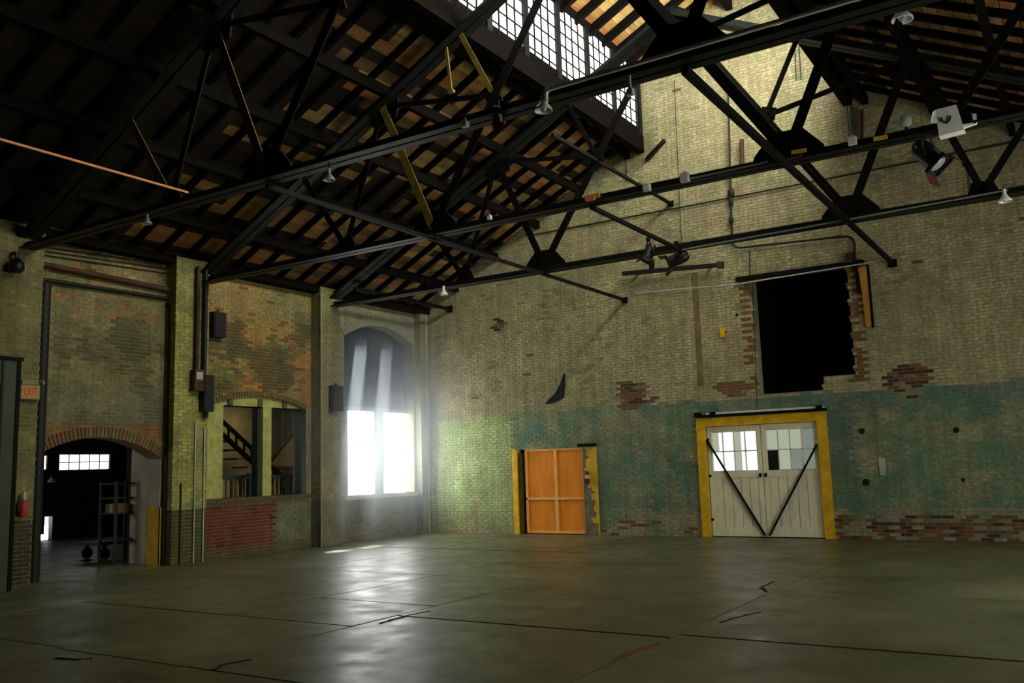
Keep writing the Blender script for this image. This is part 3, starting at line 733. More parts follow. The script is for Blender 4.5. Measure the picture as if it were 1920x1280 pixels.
pendant(832, 553, yT3, 1.0, 'white bell lamp on farthest truss beside the tall window')
pendant(1885, 378, yT3, 1.0, 'white lamp at the right end of the farthest truss')
pendant(1692, 38, yT2+.1, 1.35, 'large white bell lamp high up at the upper right')
# small junction boxes on chords
for px, py, Y, s, lab in ((1182, 173, yT, .035, 'small pale junction box under the nearest truss beside the clerestory'), (872, 232, yT, .04, 'small pale junction box at the nearest truss centre left'),
                          (1213, 352, yT2, .05, 'pale clamp box on the middle truss right of the orange rag'), (1284, 333, yT2, .06, 'pale junction box where the grey conduit starts'), (918, 408, yT2, .035, 'small pale junction box on the middle truss over the roof shadow'),
                          (1598, 264, yT2, .05, 'pale junction box on the middle truss between the yellow tags')):
    c = at(px, py, 1, Y-.02); e = empty('junction_box', c, label=lab, cat='junction box', group='junction boxes on the trusses')
    obj('box', MB().box(c.x-s, c.x+s, c.y-s*.7, c.y+s*.7, c.z-s, c.z+s), CONDUIT, e); obj('cover', MB().box(c.x-s*.85, c.x+s*.85, c.y-s*.7-.008, c.y-s*.7, c.z-s*.85, c.z+s*.85), LAMPW, e)
    obj('knockout', MB().tube([(c.x, c.y, c.z+s), (c.x, c.y, max(CH-.06, c.z+s+.03))], s*.4, 8), CONDUIT, e)
c = at(1110, 369, 1, yT2-.02)
obj('orange_rag', MB().bar(c-Vector((.12, 0, 0)), c+Vector((.13, 0, .01)), .03, .07).bar(c+Vector((-.1, 0, -.03)), c+Vector((.05, -.01, -.03)), .035, .05), mat('orange_rag_cloth', (.62, .22, .08), .8, var=.3, scale=12), label='small orange rag tied on the middle truss chord', cat='rag')
def spotlight(px, py, Y, aim, s, label):
    c = at(px, py, 1, Y); d = Vector(aim).normalized()
    e = empty('stage_spotlight', c, label=label, cat='spotlight', group='black stage spotlights on the trusses')
    side = d.cross(Vector((0, 0, 1))).normalized(); R_ = .17*s
    hs_ = obj('housing', MB().lathe(c, d, [(0, -.26*s), (.07*s, -.26*s), (.12*s, -.2*s), (.135*s, -.1*s), (.135*s, .16*s), (.15*s, .16*s), (.15*s, .2*s), (.12*s, .2*s)], 20), BLACKM, e, smooth=True)
    obj('lens', MB().lathe(c, d, [(0, .205*s), (.06*s, .2*s), (.12*s, .18*s)], 18), GLASSL, hs_, smooth=True)
    fr = MB(); u = side.cross(d)
    for a_, b_ in ((1, 1), (1, -1), (-1, -1), (-1, 1)): pass
    q = [c+d*(.20*s)+side*(i*.15*s)+u*(j*.15*s) for i, j in ((-1, -1), (1, -1), (1, 1), (-1, 1))]
    for i in range(4): fr.bar(q[i], q[(i+1) % 4], .02*s, .05*s, up=d)
    fl = d*(.16*s)
    obj('colour_frame', fr, BLACKM, e)
    obj('barn_door', MB().poly([q[0], q[1], q[1]+fl-u*.07*s, q[0]+fl-u*.07*s], -u*.008), mat('dark_red_gel', (.05, .006, .004), .5, var=.3), e)
    obj('barn_door', MB().poly([q[2], q[3], q[3]+fl+u*.05*s, q[2]+fl+u*.05*s], u*.008), BLACKM, e)
    top = c+Vector((0, 0, .30*s))
    yk = [c+side*R_]+[c+side*R_*math.cos(t)+Vector((0, 0, 1))*(.08*s+.22*s*math.sin(t)) for t in [math.pi*k/8 for k in range(9)]]+[c-side*R_]
    yo_ = obj('yoke', MB().tube(yk, .016*s, 6), CONDUIT if s > 1.2 else BLACKM, e, smooth=True)
    for sg in (-1, 1): obj('knob', MB().tube([c+side*R_*.78*sg, c+side*(R_+.04*s)*sg], .03*s, 8), BLACKM, yo_)
    ck = Vector((c.x, c.y, CH-.05))
    obj('clamp', MB().tube([top, top+Vector((0, 0, max(.06, ck.z-top.z)))], .02*s, 8).box(c.x-.05*s, c.x+.05*s, c.y-.04*s, c.y+.04*s, top.z, top.z+.1*s), BLACKM, e)
    return e
spotlight(1742, 292, yT2+.1, (.55, -.15, -.75), .92, 'lone black spotlight hanging from the middle truss at right')
spotlight(1217, 474, yT3+.1, (-.25, -.3, -.85), .75, 'left of the paired black spotlights on the farthest truss')
spotlight(1270, 486, yT3+.1, (-.85, -.2, -.30), .85, 'right of the paired black spotlights, tipped sideways')
spotlight(933, 216, yT+.05, (-.2, .5, -.6), .42, 'tiny spotlight on the nearest truss before the dark roof')
# white boxy fixture on the middle truss
c = at(1778, 226, 1, yT2); e = empty('flood_fixture', c, label='white boxy floodlight fixture sitting on the middle truss at right', cat='floodlight')
mb = MB(); w_, h_ = .17, .17
mb.poly([(c.x-w_*.75, c.y, c.z+h_), (c.x+w_*.6, c.y, c.z+h_*1.05), (c.x+w_*.95, c.y, c.z-h_*.9), (c.x-w_*.7, c.y, c.z-h_)], (0, .16, 0)); obj('housing', mb, LAMPW, e)
obj('side_arm', MB().bar((c.x+.1, c.y+.06, c.z-.10), (c.x+.29, c.y+.06, c.z-.07), .05, .05).bar((c.x+.28, c.y+.06, c.z-.09), (c.x+.28, c.y+.06, c.z+.03), .04, .05), LAMPW, e)
obj('hook', MB().tube([(c.x-.02+.05*math.cos(t), c.y-.012, c.z+.05+.08*math.sin(t)) for t in [math.pi+math.pi*k/6 for k in range(7)]], .010, 6), BLACKM, e, smooth=True)
obj('side_flap', MB().poly([(c.x-w_*.75, c.y, c.z+h_), (c.x-w_*.70, c.y, c.z+.0), (c.x-w_*1.15, c.y-.02, c.z+.01), (c.x-w_*.95, c.y-.02, c.z+h_*.8)], (0, .02, 0)), LAMPW, e)
c = at(1697, 226, 1, yT2); e = empty('round_reflector', c, label='pale round glass reflector standing on the middle truss', cat='reflector')
obj('bowl', MB().lathe(c, (.1, -1, .1), [(0, .02), (.05, .012), (.075, 0), (.08, -.02), (.05, -.06), (.02, -.09)], 18), mat('pale_green_glass', (.36, .44, .36), .3, var=.15), e, smooth=True)
obj('stand', MB().bar((c.x, c.y+.03, c.z-.06), (c.x, c.y+.03, c.z-.2), .03, .05), BLACKM, e)
# white tube lamp under the monitor roof
a, b = at(1052, 11, 1, 17.5), at(1218, 12, 1, 17.5)
e = empty('tube_lamp', a, label='thin white tube slung under the monitor roof', cat='tube lamp')
obj('tube', MB().tube([a, b], .022, 8), LAMPW, e, smooth=True)
for q in (.1, .9):
    c = a.lerp(b, q); obj('hanger', MB().bar(c, (c.x, c.y, 12.3-.5*abs(c.x-CX)), .012, .012), PIPE, e)
# yellow hanging strap near the second truss
a, b = at(829, 28, 1, TRUSS_Y[1]), at(846, 172, 1, TRUSS_Y[1])
obj('hanging_strap', MB().bar(a+Vector((0, 0, .1)), b, .05, .03, up=(0, 1, 0)).bar(b-Vector((.06, 0, 0)), b+Vector((.06, 0, 0)), .06, .05), OCHRE, label='ochre strap hanging below the clerestory curb', cat='strap')

# ------------------------------------------------------------------ double door
def X(px, py): return at(px, py, 1, YE)[0]
def Z(px, py): return at(px, py, 1, YE)[2]
d1 = empty('door_1', ((D1[0]+D1[1])/2, YE, 0), label='white double door with glazed tops in a heavy yellow frame', cat='door', kind='structure')
fx0, fx1, fw, fz = -7.43, -4.60, .19, 2.60
fr = MB()
obj('frame_jamb', MB().box(fx0, fx0+fw, YE-.08, YE+.12, 0, fz-fw), YELLOW, d1); obj('frame_jamb', MB().box(fx1-fw, fx1, YE-.08, YE+.12, 0, fz-fw), YELLOW, d1)
obj('frame_head', MB().box(fx0, fx1, YE-.08, YE+.12, fz-fw, fz), YELLOW, d1)
obj('drip_rail', MB().box(fx0, fx1+.02, YE-.14, YE-.0, fz+.02, fz+.07), STEEL, d1)
obj('flashing', MB().box(fx0+.25, fx1-.02, YE-.10, YE-.002, fz+.072, fz+.115), LAMPW, d1, label='chipped white flashing strip')
for xx in (fx0+.06, fx0+.42, fx1-.1): obj('track_hanger', MB().box(xx-.06, xx+.06, YE-.16, YE-.02, fz+.03, fz+.13), STEEL, d1)
ix0, ix1, iz = fx0+fw+.015, fx1-fw-.015, fz-fw-.01
midx = (ix0+ix1)/2; yd = YE+.02
for li, (lx0, lx1) in enumerate(((ix0, midx-.008), (midx+.008, ix1))):
    lw = lx1-lx0
    leaf = obj('door_leaf', MB().box(lx0, lx0+.1, yd, yd+.06, .02, iz).box(lx1-.1, lx1, yd, yd+.06, .02, iz).box(lx0+.1, lx1-.1, yd, yd+.06, iz-.12, iz).box(lx0+.1, lx1-.1, yd, yd+.06, 1.28, 1.42).box(lx0+.1, lx1-.1, yd, yd+.06, .02, .22), WHITEP, d1)
    np_ = 5; pw = (lw-.2)/np_
    for k in range(np_):
        obj('plank', MB().box(lx0+.1+k*pw+.006, lx0+.1+(k+1)*pw-.006, yd+.012+R.uniform(0, .004), yd+.05, .22, 1.28), WHITEP, leaf)
    gx0, gx1, gz0, gz1 = lx0+.1, lx1-.1, 1.42, iz-.12; nc, nr = 4, 2
    cw, chh = (gx1-gx0)/nc, (gz1-gz0)/nr
    bright = ((PANEM, PANEB, PANEM, PANEB), (PANEB, PANEB, PANEM, PANEB)) if li == 0 else ((PANEM, PANEM, PANEM, PANED), (None, PANEM, PANED, PANED))
    for j in range(nr):
        for i in range(nc):
            m_ = bright[j][i]
            if m_ is None: continue
            z1_ = gz1-j*chh
            obj('pane', MB().box(gx0+i*cw+.008, gx0+(i+1)*cw-.008, yd+.035, yd+.041, z1_-chh+.008, z1_-.008), m_, leaf)
            if li == 0 and m_ is PANEM: obj('pane_streak', MB().box(gx0+i*cw+cw*.62, gx0+(i+1)*cw-.012, yd+.031, yd+.0345, z1_-chh+.01, z1_-.01), PANEB, leaf)
    for i in range(1, nc): obj('muntin', MB().box(gx0+i*cw-.012, gx0+i*cw+.012, yd+.01, yd+.05, gz0, gz1), WHITEP, leaf)
    obj('glazing_bar', MB().box(gx0, gx1, yd+.01, yd+.05, gz0+chh-.012, gz0+chh+.012), WHITEP, leaf)
    a, b = ((lx0+.0, yd-.03, 2.12), (lx1-.03, yd-.03, .05)) if li == 0 else ((lx1-.03, yd-.03, 1.93), (lx0+.05, yd-.03, .05))
    obj('diagonal_brace', MB().bar(a, b, .03, .065, up=(0, 1, 0)), STEEL, leaf, label='black diagonal brace bar')
    hx = lx1-.05 if li == 0 else lx0+.05
    obj('handle', MB().box(hx-.02, hx+.02, yd-.05, yd, 1.28, 1.36), STEEL, leaf)
    for zz_ in (.35, 1.30, 2.1): 
        hx = lx0 if li == 0 else lx1
        obj('hinge', MB().box(hx-.05, hx+.05, yd-.015, yd, zz_, zz_+.05), LAMPW if li else STEEL, leaf)
# ------------------------------------------------------------------ orange door
d2 = empty('door_2', (-11.15, YE, 0), label='orange panelled door between flaking yellow jambs', cat='door', kind='structure')
ox0, ox1 = X(985, 920), X(1096, 920); oz = 2.09
obj('door_panel', MB().box(ox0, ox1, YE+.06, YE+.11, .02, oz), ORANGE, d2)
ym = YE+.02
mid = ox0+(ox1-ox0)*.52; zm = .86
obj('batten', MB().box(mid-.035, mid+.035, ym, YE+.06, .08, oz-.06), ORLIP, d2); obj('batten', MB().box(ox0, mid-.035, ym, YE+.06, zm-.03, zm+.03), ORLIP, d2)
obj('batten', MB().box(mid+.035, ox1, ym, YE+.06, zm-.03, zm+.03), ORLIP, d2)
obj('batten', MB().box(ox0, ox0+.05, ym, YE+.06, .08, oz-.06), ORLIP, d2); obj('batten', MB().box(ox1-.05, ox1, ym, YE+.06, .08, oz-.06), ORLIP, d2)
obj('bottom_rail', MB().box(ox0, ox1, ym, YE+.06, .02, .08), ORLIP, d2); obj('top_rail', MB().box(ox0, ox1, ym, YE+.06, oz-.06, oz), ORLIP, d2)
obj('door_jamb', MB().box(X(965, 920), X(974, 920), YE-.09, YE+.12, 0, 2.08), YELLOW, d2)
obj('door_jamb', MB().box(X(974, 920)+.01, X(979, 920), YE-.04, YE+.12, 0, 2.0), mat('dark_ochre', (.10, .06, .012), .7), d2)
# flaking jamb: yellow paint patch with a ragged left edge over brick
jx0, jx1 = ox1+.01, -10.01
obj('side_panel', MB().box(jx0-.02, jx1, YE-.01, YE+.12, 0, 2.08), mat('bare_jamb_render', (.17, .15, .09), .85, var=.4, scale=6, bump=.3), d2)
edge = []
zz_ = .0
while zz_ < 2.08:
    base_ = .06 if zz_ > 1.0 else .34 if zz_ < .25 else .20
    if 1.0 < zz_ < 1.5: base_ = .10
    edge.append((jx0+max(0, min(.40, base_+.16*n2(zz_, 3, 6.5, 31)+R.uniform(-.04, .04))), zz_)); edge.append((edge[-1][0], zz_+.068)); zz_ += .069
edge = [(a_, min(b_, 2.079)) for a_, b_ in edge]
P = [(x_, YE-.012, z_) for x_, z_ in edge]+[(jx1+.02, YE-.012, 2.08), (jx1+.03, YE-.012, 0)]
obj('flaking_paint', MB().poly(P, (0, -.008, 0)), mat('chrome_yellow_paint', (.62, .40, .015), .6, var=.25, scale=6), d2)
obj('head_rail', MB().box(X(1086, 836), X(1117, 836), YE-.1, YE, 2.09, 2.16), STEEL, d2)
c = at(1101, 895, 1, YE-.05)
bx = empty('call_box', (c.x, YE-.02, c.z-.14), label='small dark red and white box on the yellow jamb of the orange door', cat='box')
obj('case', MB().box(c.x-.05, c.x+.05, YE-.1, YE-.021, c.z-.14, c.z-.03), mat('dark_maroon', (.06, .012, .012), .5), bx)
obj('pale_plate', MB().box(c.x-.045, c.x+.035, YE-.08, YE-.021, c.z-.025, c.z+.05), PLASTER, bx); obj('bell', MB().lathe((c.x+.0, YE-.022, c.z+.11), (0, -1, 0), [(.045, 0), (.045, .03), (.02, .05), (0, .05)], 12), RUST, bx, smooth=True)
# orange plank hung right of the black opening
c0, c1 = at(1605, 503, 1, YE-.08), at(1633, 612, 1, YE-.08)
e = empty('sliding_plank', (c0.x+.15, YE-.06, c1.z), label='upright orange timber plank right of the black opening', cat='plank')
obj('board', MB().poly([(c0.x+.04, YE-.10, c0.z), (c1.x+.02, YE-.10, c0.z+.02), (c1.x+.02, YE-.10, c1.z), (c0.x+.10, YE-.10, c1.z), (c0.x+.08, YE-.10, c0.z-.5)], (0, .07, 0)), mat('orange_timber', (.46, .21, .03), .65, var=.3, scale=5, stretch=(3, 3, .4)), e)
obj('steel_edge', MB().box(c1.x+.02, c1.x+.055, YE-.11, YE-.002, c1.z-.02, c0.z+.04), STEEL, e)
obj('hanger', MB().box(c0.x-.02, c0.x+.04, YE-.1, YE-.02, c0.z-.5, c0.z+.1), STEEL, e)
c = at(1355, 623, 1, YE-.03); e = empty('switch_box', (c.x, YE-.02, c.z-.1), label='tiny yellow box alone on the gable wall left of the black opening', cat='box')
obj('case', MB().box(c.x-.055, c.x+.055, YE-.06, YE-.002, c.z-.11, c.z+.11), YELLOW, e); obj('lever', MB().box(c.x+.055, c.x+.085, YE-.05, YE-.02, c.z-.02, c.z+.02), STEEL, e)
obj('white_enamel_plate', MB().box(X(1651, 870)-.03, X(1657, 870)+.03, YE-.012, YE-.002, Z(1655, 890), Z(1655, 858)).box(X(1651, 870), X(1657, 870), YE-.016, YE-.012, Z(1655, 886), Z(1655, 862)), PLASTER, label='narrow whitish strip on the teal wall right of double door', cat='plate')

# ------------------------------------------------------------------ tall window in the left wall
xg = XL-.30
yg = lambda px, py: at(px, py, 0, xg)[1]
zg = lambda px, py: at(px, py, 0, xg)[2]
w = empty('window_40', (xg, (BW['u0']+BW['u1'])/2, BW['z0']), label='tall arched window, glowing sashes below a dark boarded head', cat='window', kind='structure')
gz0, gz1 = zg(700, 926), zg(700, 772)
s1 = (yg(649, 850), yg(698, 850)); s2 = (yg(715, 850), yg(763, 850))
PW = bpy.data.meshes.new('pane'); pb = MB().box(-.003, .003, 0, 1, 0, 1); PW.from_pydata(pb.v, [], pb.f); PW.materials.append(PANEW)
FRM = mat('grey_green_window_frame', (.14, .17, .13), .7, var=.2, scale=5)
for a, b in (s1, s2):
    nc, nr = 4, 7; pw, ph = (b-a)/nc, (gz1-gz0)/nr
    for i in range(nc):
        for j in range(nr): share('pane', PW, w, (xg, a+i*pw+.003, gz0+j*ph+.003), scl=(1, pw-.006, ph-.006))
    for i in range(1, nc): obj('muntin', MB().box(xg+.0035, xg+.016, a+i*pw-.006, a+i*pw+.006, gz0, gz1), LAMPW, w)
    for j in range(1, nr): obj('glazing_bar', MB().box(xg+.0035, xg+.016, a, b, gz0+j*ph-(.006 if j != 4 else .016), gz0+j*ph+(.006 if j != 4 else .016)), LAMPW, w)
obj('stile', MB().box(xg-.05, xg+.06, BW['u0']-.03, s1[0], BW['z0'], gz1+.05), FRM, w)
obj('mullion', MB().box(xg-.05, xg+.08, s1[1], s2[0], BW['z0'], gz1+.05), FRM, w)
obj('stile', MB().box(xg-.05, xg+.06, s2[1], BW['u1']+.03, BW['z0'], gz1+.05), FRM, w)
obj('bottom_rail', MB().box(xg-.05, xg+.06, s1[0], s2[1], BW['z0']-.02, gz0), FRM, w)
obj('transom', MB().box(xg-.05, xg+.08, BW['u0']-.03, BW['u1']+.03, gz1+.001, gz1+.09), FRM, w)
obj('window_sill', MB().box(XL-.25, XL+.09, BW['u0']-.1, BW['u1']+.04, BW['z0']-.09, BW['z0']-.005), PLASTER, w)
# boarded head: navy boards with two slots added near the crown for the sun shafts
bz0 = gz1+.09; slots = [(16.95, 17.45), (17.95, 18.45)]; zs0, zs1 = 4.66, 5.04; xo = -15.55
edges_ = [BW['u0']-.03]+[v for s_ in slots for v in s_]+[BW['u1']+.03]
for k in range(len(edges_)-1):
    a, b = edges_[k], edges_[k+1]
    if k % 2 == 0:
        nb = max(1, round((b-a)/.4))
        for q in range(nb):
            ya, yb = a+(b-a)*q/nb, a+(b-a)*(q+1)/nb
            obj('blackout_board', MB().box(xo-.02, xo+.01+R.uniform(0, .01), ya, yb, bz0, 5.5), BLACKOUT, w)
    else:
        obj('blackout_board', MB().box(xo-.02, xo+.012, a, b, bz0, zs0), BLACKOUT, w); obj('blackout_board', MB().box(xo-.02, xo+.012, a, b, zs1, 5.5), BLACKOUT, w)

for a, b in slots: obj('added_slot_hood', MB().box(xo-.20, xo-.18, a-.12, b+.35, zs0-.06, zs1+.09).box(xo-.19, xo-.02, a-.12, b+.35, zs0-.08, zs0-.06), BLACKOUT, w)  # added hoods hide the bright sky behind the slots

# ------------------------------------------------------------------ stair window and stair beyond
xs_ = XL-.10
ys = lambda px, py: at(px, py, 0, xs_)[1]
zs_ = lambda px, py: at(px, py, 0, xs_)[2]
w = empty('window_41', (xs_, (SW['u0']+SW['u1'])/2, SW['z0']), label='unglazed yellow-green framed window looking onto a staircase', cat='window', kind='structure')
a0, a1, b0, b1 = ys(414, 850), ys(488, 850), ys(504, 850), ys(570, 850); zt = zs_(490, 763)
obj('frame_post', MB().box(xs_-.12, xs_+.06, SW['u0']-.02, a0, SW['z0'], zt), GREENP, w); obj('mullion', MB().box(xs_-.12, xs_+.08, a1, b0, SW['z0'], zt), GREENP, w)
obj('frame_post', MB().box(xs_-.12, xs_+.04, b1, SW['u1']+.02, SW['z0'], zt), mat('tan_frame_paint', (.27, .24, .125), .8, var=.3, scale=5), w)
obj('inner_post', MB().box(xs_-.2, xs_-.02, b1-.09, b1, SW['z0'], zt), TEALP, w, label='blue-green inner post'); obj('inner_post', MB().box(xs_-.2, xs_-.02, a1-.06, a1, SW['z0'], zt), TEALP, w)
hd = [(xs_-.1, u, z) for u, z in arch(SW['u0']-.02, SW['u1']+.02, zt, SW['zs']+.01, SW['zc']+.02)]
obj('arched_head', MB().poly(hd, (.12, 0, 0)), GREENP, w)
for k in (.22, .52, .78):
    u = SW['u0']+(SW['u1']-SW['u0'])*k; obj('head_block', MB().box(xs_+.02, xs_+.055, u-.06, u+.06, zt, zt+.17), SILLM, w)
obj('window_sill', MB().box(XL-.4, XL+.08, SW['u0']-.12, SW['u1']+.08, SW['z0']-.10, SW['z0']+.0), SILLM, w)
# stair room
SX0, SX1, SY0, SY1, SZ = -17.4, XL-.42, 12.06, 16.0, 3.55
sr = MB()
sr.box(SX0-.1, SX0, SY0, SY1+.1, -.03, SZ+.1); sr.box(SX0-.1, SX1, SY1, SY1+.1, -.03, SZ+.1); sr.box(SX0-.1, SX1, SY0-.1, SY0, -.03, SZ+.1)
stair_wall = obj('wall_stair', sr, mat('tan_stair_plaster', (.30, .23, .105), .85, var=.3, scale=2), label='tan plaster walls of the stair room behind the side wall', cat='wall', kind='structure')
obj('ceiling_stair', MB().box(SX0-.1, SX0+.5, SY0-.1, SY1+.1, SZ, SZ+.1).box(SX0+1.4, SX1+.05, SY0-.1, SY1+.1, SZ, SZ+.1).box(SX0+.5, SX0+1.4, SY0-.1, SY0+1.0, SZ, SZ+.1).box(SX0+.5, SX0+1.4, SY1-1.0, SY1+.1, SZ, SZ+.1), TIMBER, label='dark timber ceiling of the stair room', cat='ceiling', kind='structure')
rl = empty('window_42', (SX0+.95, (SY0+SY1)/2, SZ+.05), label='added rooflight over the stair room, out of view', cat='window', kind='structure')
obj('pane', MB().box(SX0+.5, SX0+1.4, SY0+1.0, SY1-1.0, SZ+.06, SZ+.07), PANES, rl); obj('frame', MB().box(SX0+.92, SX0+.98, SY0+1.0, SY1-1.0, SZ+.0, SZ+.05), STEEL, rl)  # added unseen pane that lights the stair room
# boarded end wall of the stair room
BD = [STAIRW, mat('dull_green_boarding', (.05, .06, .035), .8, var=.35, scale=4), mat('dull_brown_boarding', (.14, .10, .05), .8, var=.35, scale=4)]
for k in range(14):
    x0_ = SX0+.01+k*.122
    obj('wall_board', MB().box(x0_, x0_+.112, SY1-.03-R.uniform(0, .01), SY1, .0, 3.4), BD[(2, 1, 2, 1, 1, 2, 1)[k % 7]], stair_wall)
st = empty('staircase', (SX0+.5, 14, 0), label='open wooden staircase with ladder-like rail seen through the stair window', cat='staircase')
xr = -16.75
q0, q1 = at(408, 806, 0, xr), at(480, 872, 0, xr); dq = (q1-q0).normalized()
q0 = q0-dq*.6; q1 = q1+dq*1.1
off = Vector((0, 0, .30))
obj('handrail', MB().bar(q0+off, q1+off, .06, .085), TIMBER, st); obj('stringer', MB().bar(q0, q1, .06, .10), TIMBER, st)
nL = 11
for k in range(nL):
    c = q0.lerp(q1, (k+.5)/nL); obj('rail_slat', MB().bar(c+Vector((0, 0, .03)), c+off, .03, .045, up=(0, 1, 0)), TIMBER, st)
for k in range(9):
    c = q0.lerp(q1, (k+.5)/9); obj('tread', MB().box(SX0+.05, xr-.05, c.y-.13, c.y+.13, c.z-.12, c.z-.08), SILLM, st)
# sloping side of the lower flight against the end wall
ye = SY1-.06
tri = [at(507, 874, 1, ye), at(562, 797, 1, ye), at(574, 790, 1, ye), at(574, 874, 1, ye)]
obj('flight_side', MB().poly(tri, (0, -.04, 0)), STAIRW, st)
obj('flight_cap', MB().bar(tri[0]+Vector((-.1, -.04, 0)), tri[1]+Vector((.1, -.04, .02)), .1, .05), SILLM, st)
bl = empty('balustrade', (-16.6, 13.2, 0), label='low dark green balustrade behind the stair window sill', cat='balustrade')
xb = -16.1
zt_, zb_ = at(450, 892, 0, xb).z, at(450, 934, 0, xb).z
obj('top_rail', MB().box(xb-.04, xb+.04, 12.2, 15.9, zt_-.07, zt_), TEALP, bl); obj('base_rail', MB().box(xb-.03, xb+.03, 12.2, 15.9, zb_-.12, zb_-.06), TEALP, bl)
yk_ = 12.3
while yk_ < 15.85:
    obj('baluster', MB().box(xb-.02, xb+.02, yk_-.022, yk_+.022, zb_-.06, zt_-.07), STAIRW if int(yk_*10) % 3 else TEALP, bl); yk_ += .125
for yk_ in (12.25, 14.05, 15.88): obj('newel', MB().box(xb-.05, xb+.05, yk_-.05, yk_+.05, 0, zt_+.05), TEALP, bl)

# ------------------------------------------------------------------ room through the arch
RX, RY0, RY1, RZ = -25.3, 5.6, 18.9, 3.3
zpx = lambda px, py: at(px, py, 0, RX)
wa, wb_ = zpx(112, 852), zpx(206, 879); wc, wd = zpx(74, 854), zpx(88, 880); dg0, dg1 = zpx(89, 968), zpx(97, 1012)
loop = lambda y0, y1, z0, z1: [(y0, z0), (y1, z0), (y1, z1), (y0, z1)]
MR = Matrix(((0, 0, 1, RX-.1), (1, 0, 0, 0), (0, 1, 0, 0), (0, 0, 0, 1)))
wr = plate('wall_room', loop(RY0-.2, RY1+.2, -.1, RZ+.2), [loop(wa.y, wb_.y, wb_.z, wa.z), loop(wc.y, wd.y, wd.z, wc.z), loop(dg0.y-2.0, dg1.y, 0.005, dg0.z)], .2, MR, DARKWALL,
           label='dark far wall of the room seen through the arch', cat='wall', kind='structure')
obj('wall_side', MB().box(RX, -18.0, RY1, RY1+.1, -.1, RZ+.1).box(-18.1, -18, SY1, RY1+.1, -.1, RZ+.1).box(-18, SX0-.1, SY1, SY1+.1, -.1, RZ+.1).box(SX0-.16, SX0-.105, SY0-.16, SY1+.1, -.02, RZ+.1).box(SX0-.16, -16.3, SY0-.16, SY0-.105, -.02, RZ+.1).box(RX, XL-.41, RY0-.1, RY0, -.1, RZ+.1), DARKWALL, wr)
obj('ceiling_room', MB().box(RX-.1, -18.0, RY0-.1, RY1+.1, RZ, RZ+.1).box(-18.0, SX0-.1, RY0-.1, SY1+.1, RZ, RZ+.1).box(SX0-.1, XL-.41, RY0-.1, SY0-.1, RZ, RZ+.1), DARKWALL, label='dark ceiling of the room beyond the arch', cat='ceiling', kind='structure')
for i, (p, q, nc, nr, lab) in enumerate(((wa, wb_, 5, 2, 'wide strip window of white panes in the arch room'), (wc, wd, 1, 1, 'narrow bright window beside the pier in the arch room'))):
    w = empty('window_%d' % (43+i), (RX-.05, (p.y+q.y)/2, q.z), label=lab, cat='window', kind='structure')
    pw, ph = (q.y-p.y)/nc, (p.z-q.z)/nr
    for a in range(nc):
        for b in range(nr): share('pane', PM, w, (RX-.06, p.y+a*pw+.008, q.z+b*ph+.008), scl=(1, pw-.016, ph-.016), m=PANER)
    for a in range(1, nc): obj('muntin', MB().box(RX-.07, RX-.045, p.y+a*pw-.012, p.y+a*pw+.012, q.z, p.z), STEEL, w)
    for b in range(1, nr): obj('glazing_bar', MB().box(RX-.07, RX-.045, p.y, q.y, q.z+b*ph-.01, q.z+b*ph+.01), STEEL, w)
d3 = empty('door_3', (RX-.05, dg0.y-1, 0), label='dark sliding door left ajar with daylight along its edge', cat='door', kind='structure')
obj('leaf', MB().box(RX-.19, RX-.14, dg0.y-2.1, dg0.y+.0, .16, dg0.z+.1), DARKWALL, d3); obj('handle', MB().box(RX-.14, RX-.10, dg0.y-.2, dg0.y-.15, .9, 1.1), STEEL, d3)
obj('ground_outside', MB().box(RX-9, RX-.21, 8, 20, -.12, -.04), mat('pale_yard_paving', (.5, .5, .48), .9), label='pale paving outside the ajar door beyond the arch', cat='ground', kind='structure')
# added side window, out of view, to light the arch jamb and stub
w = empty('window_45', (-19.4, RY0, 1.0), label='added side window of the room beyond the arch, out of view', cat='window', kind='structure')
for a in range(4):
    for b in range(3): obj('pane', MB().box(-20.6+a*.6+.02, -20.6+a*.6+.58, RY0+.012, RY0+.018, 1.0+b*.5+.02, 1.0+b*.5+.48), PANEY, w)
for a in range(5): obj('muntin', MB().box(-20.6+a*.6-.02, -20.6+a*.6+.02, RY0+.001, RY0+.04, 1.0, 2.5), STEEL, w)
for b in range(4): obj('glazing_bar', MB().box(-20.6, -18.2, RY0+.001, RY0+.035, 1.0+b*.5-.02, 1.0+b*.5+.02), STEEL, w)
# cream stub wall right behind the arch
stub = obj('wall_stub', MB().box(-16.3, XL-.42, 11.2, SY0-.165, 0, RZ), PLASTER, label='cream plaster wall return just inside the arch', cat='wall', kind='structure')
# painted jamb and yellow corner guard on the arch's right jamb
jy = AR['u1']
e = empty('corner_guard', (XL-.2, jy, 0), label='yellow painted guard on the right jamb of the arch', cat='corner guard')
obj('guard_plate', MB().box(XL-.36, XL+.012, jy-.02, jy-.001, 0, 1.10), YELLOW, e); obj('guard_face', MB().box(XL+.001, XL+.012, jy-.02, jy+.03, 0, 1.10), YELLOW, e)
obj('white_plate', MB().box(XL-.40, XL+.005, jy-.012, jy-.001, 1.10, AR['zs']), PLASTER, e, label='cream painted jamb above the yellow')
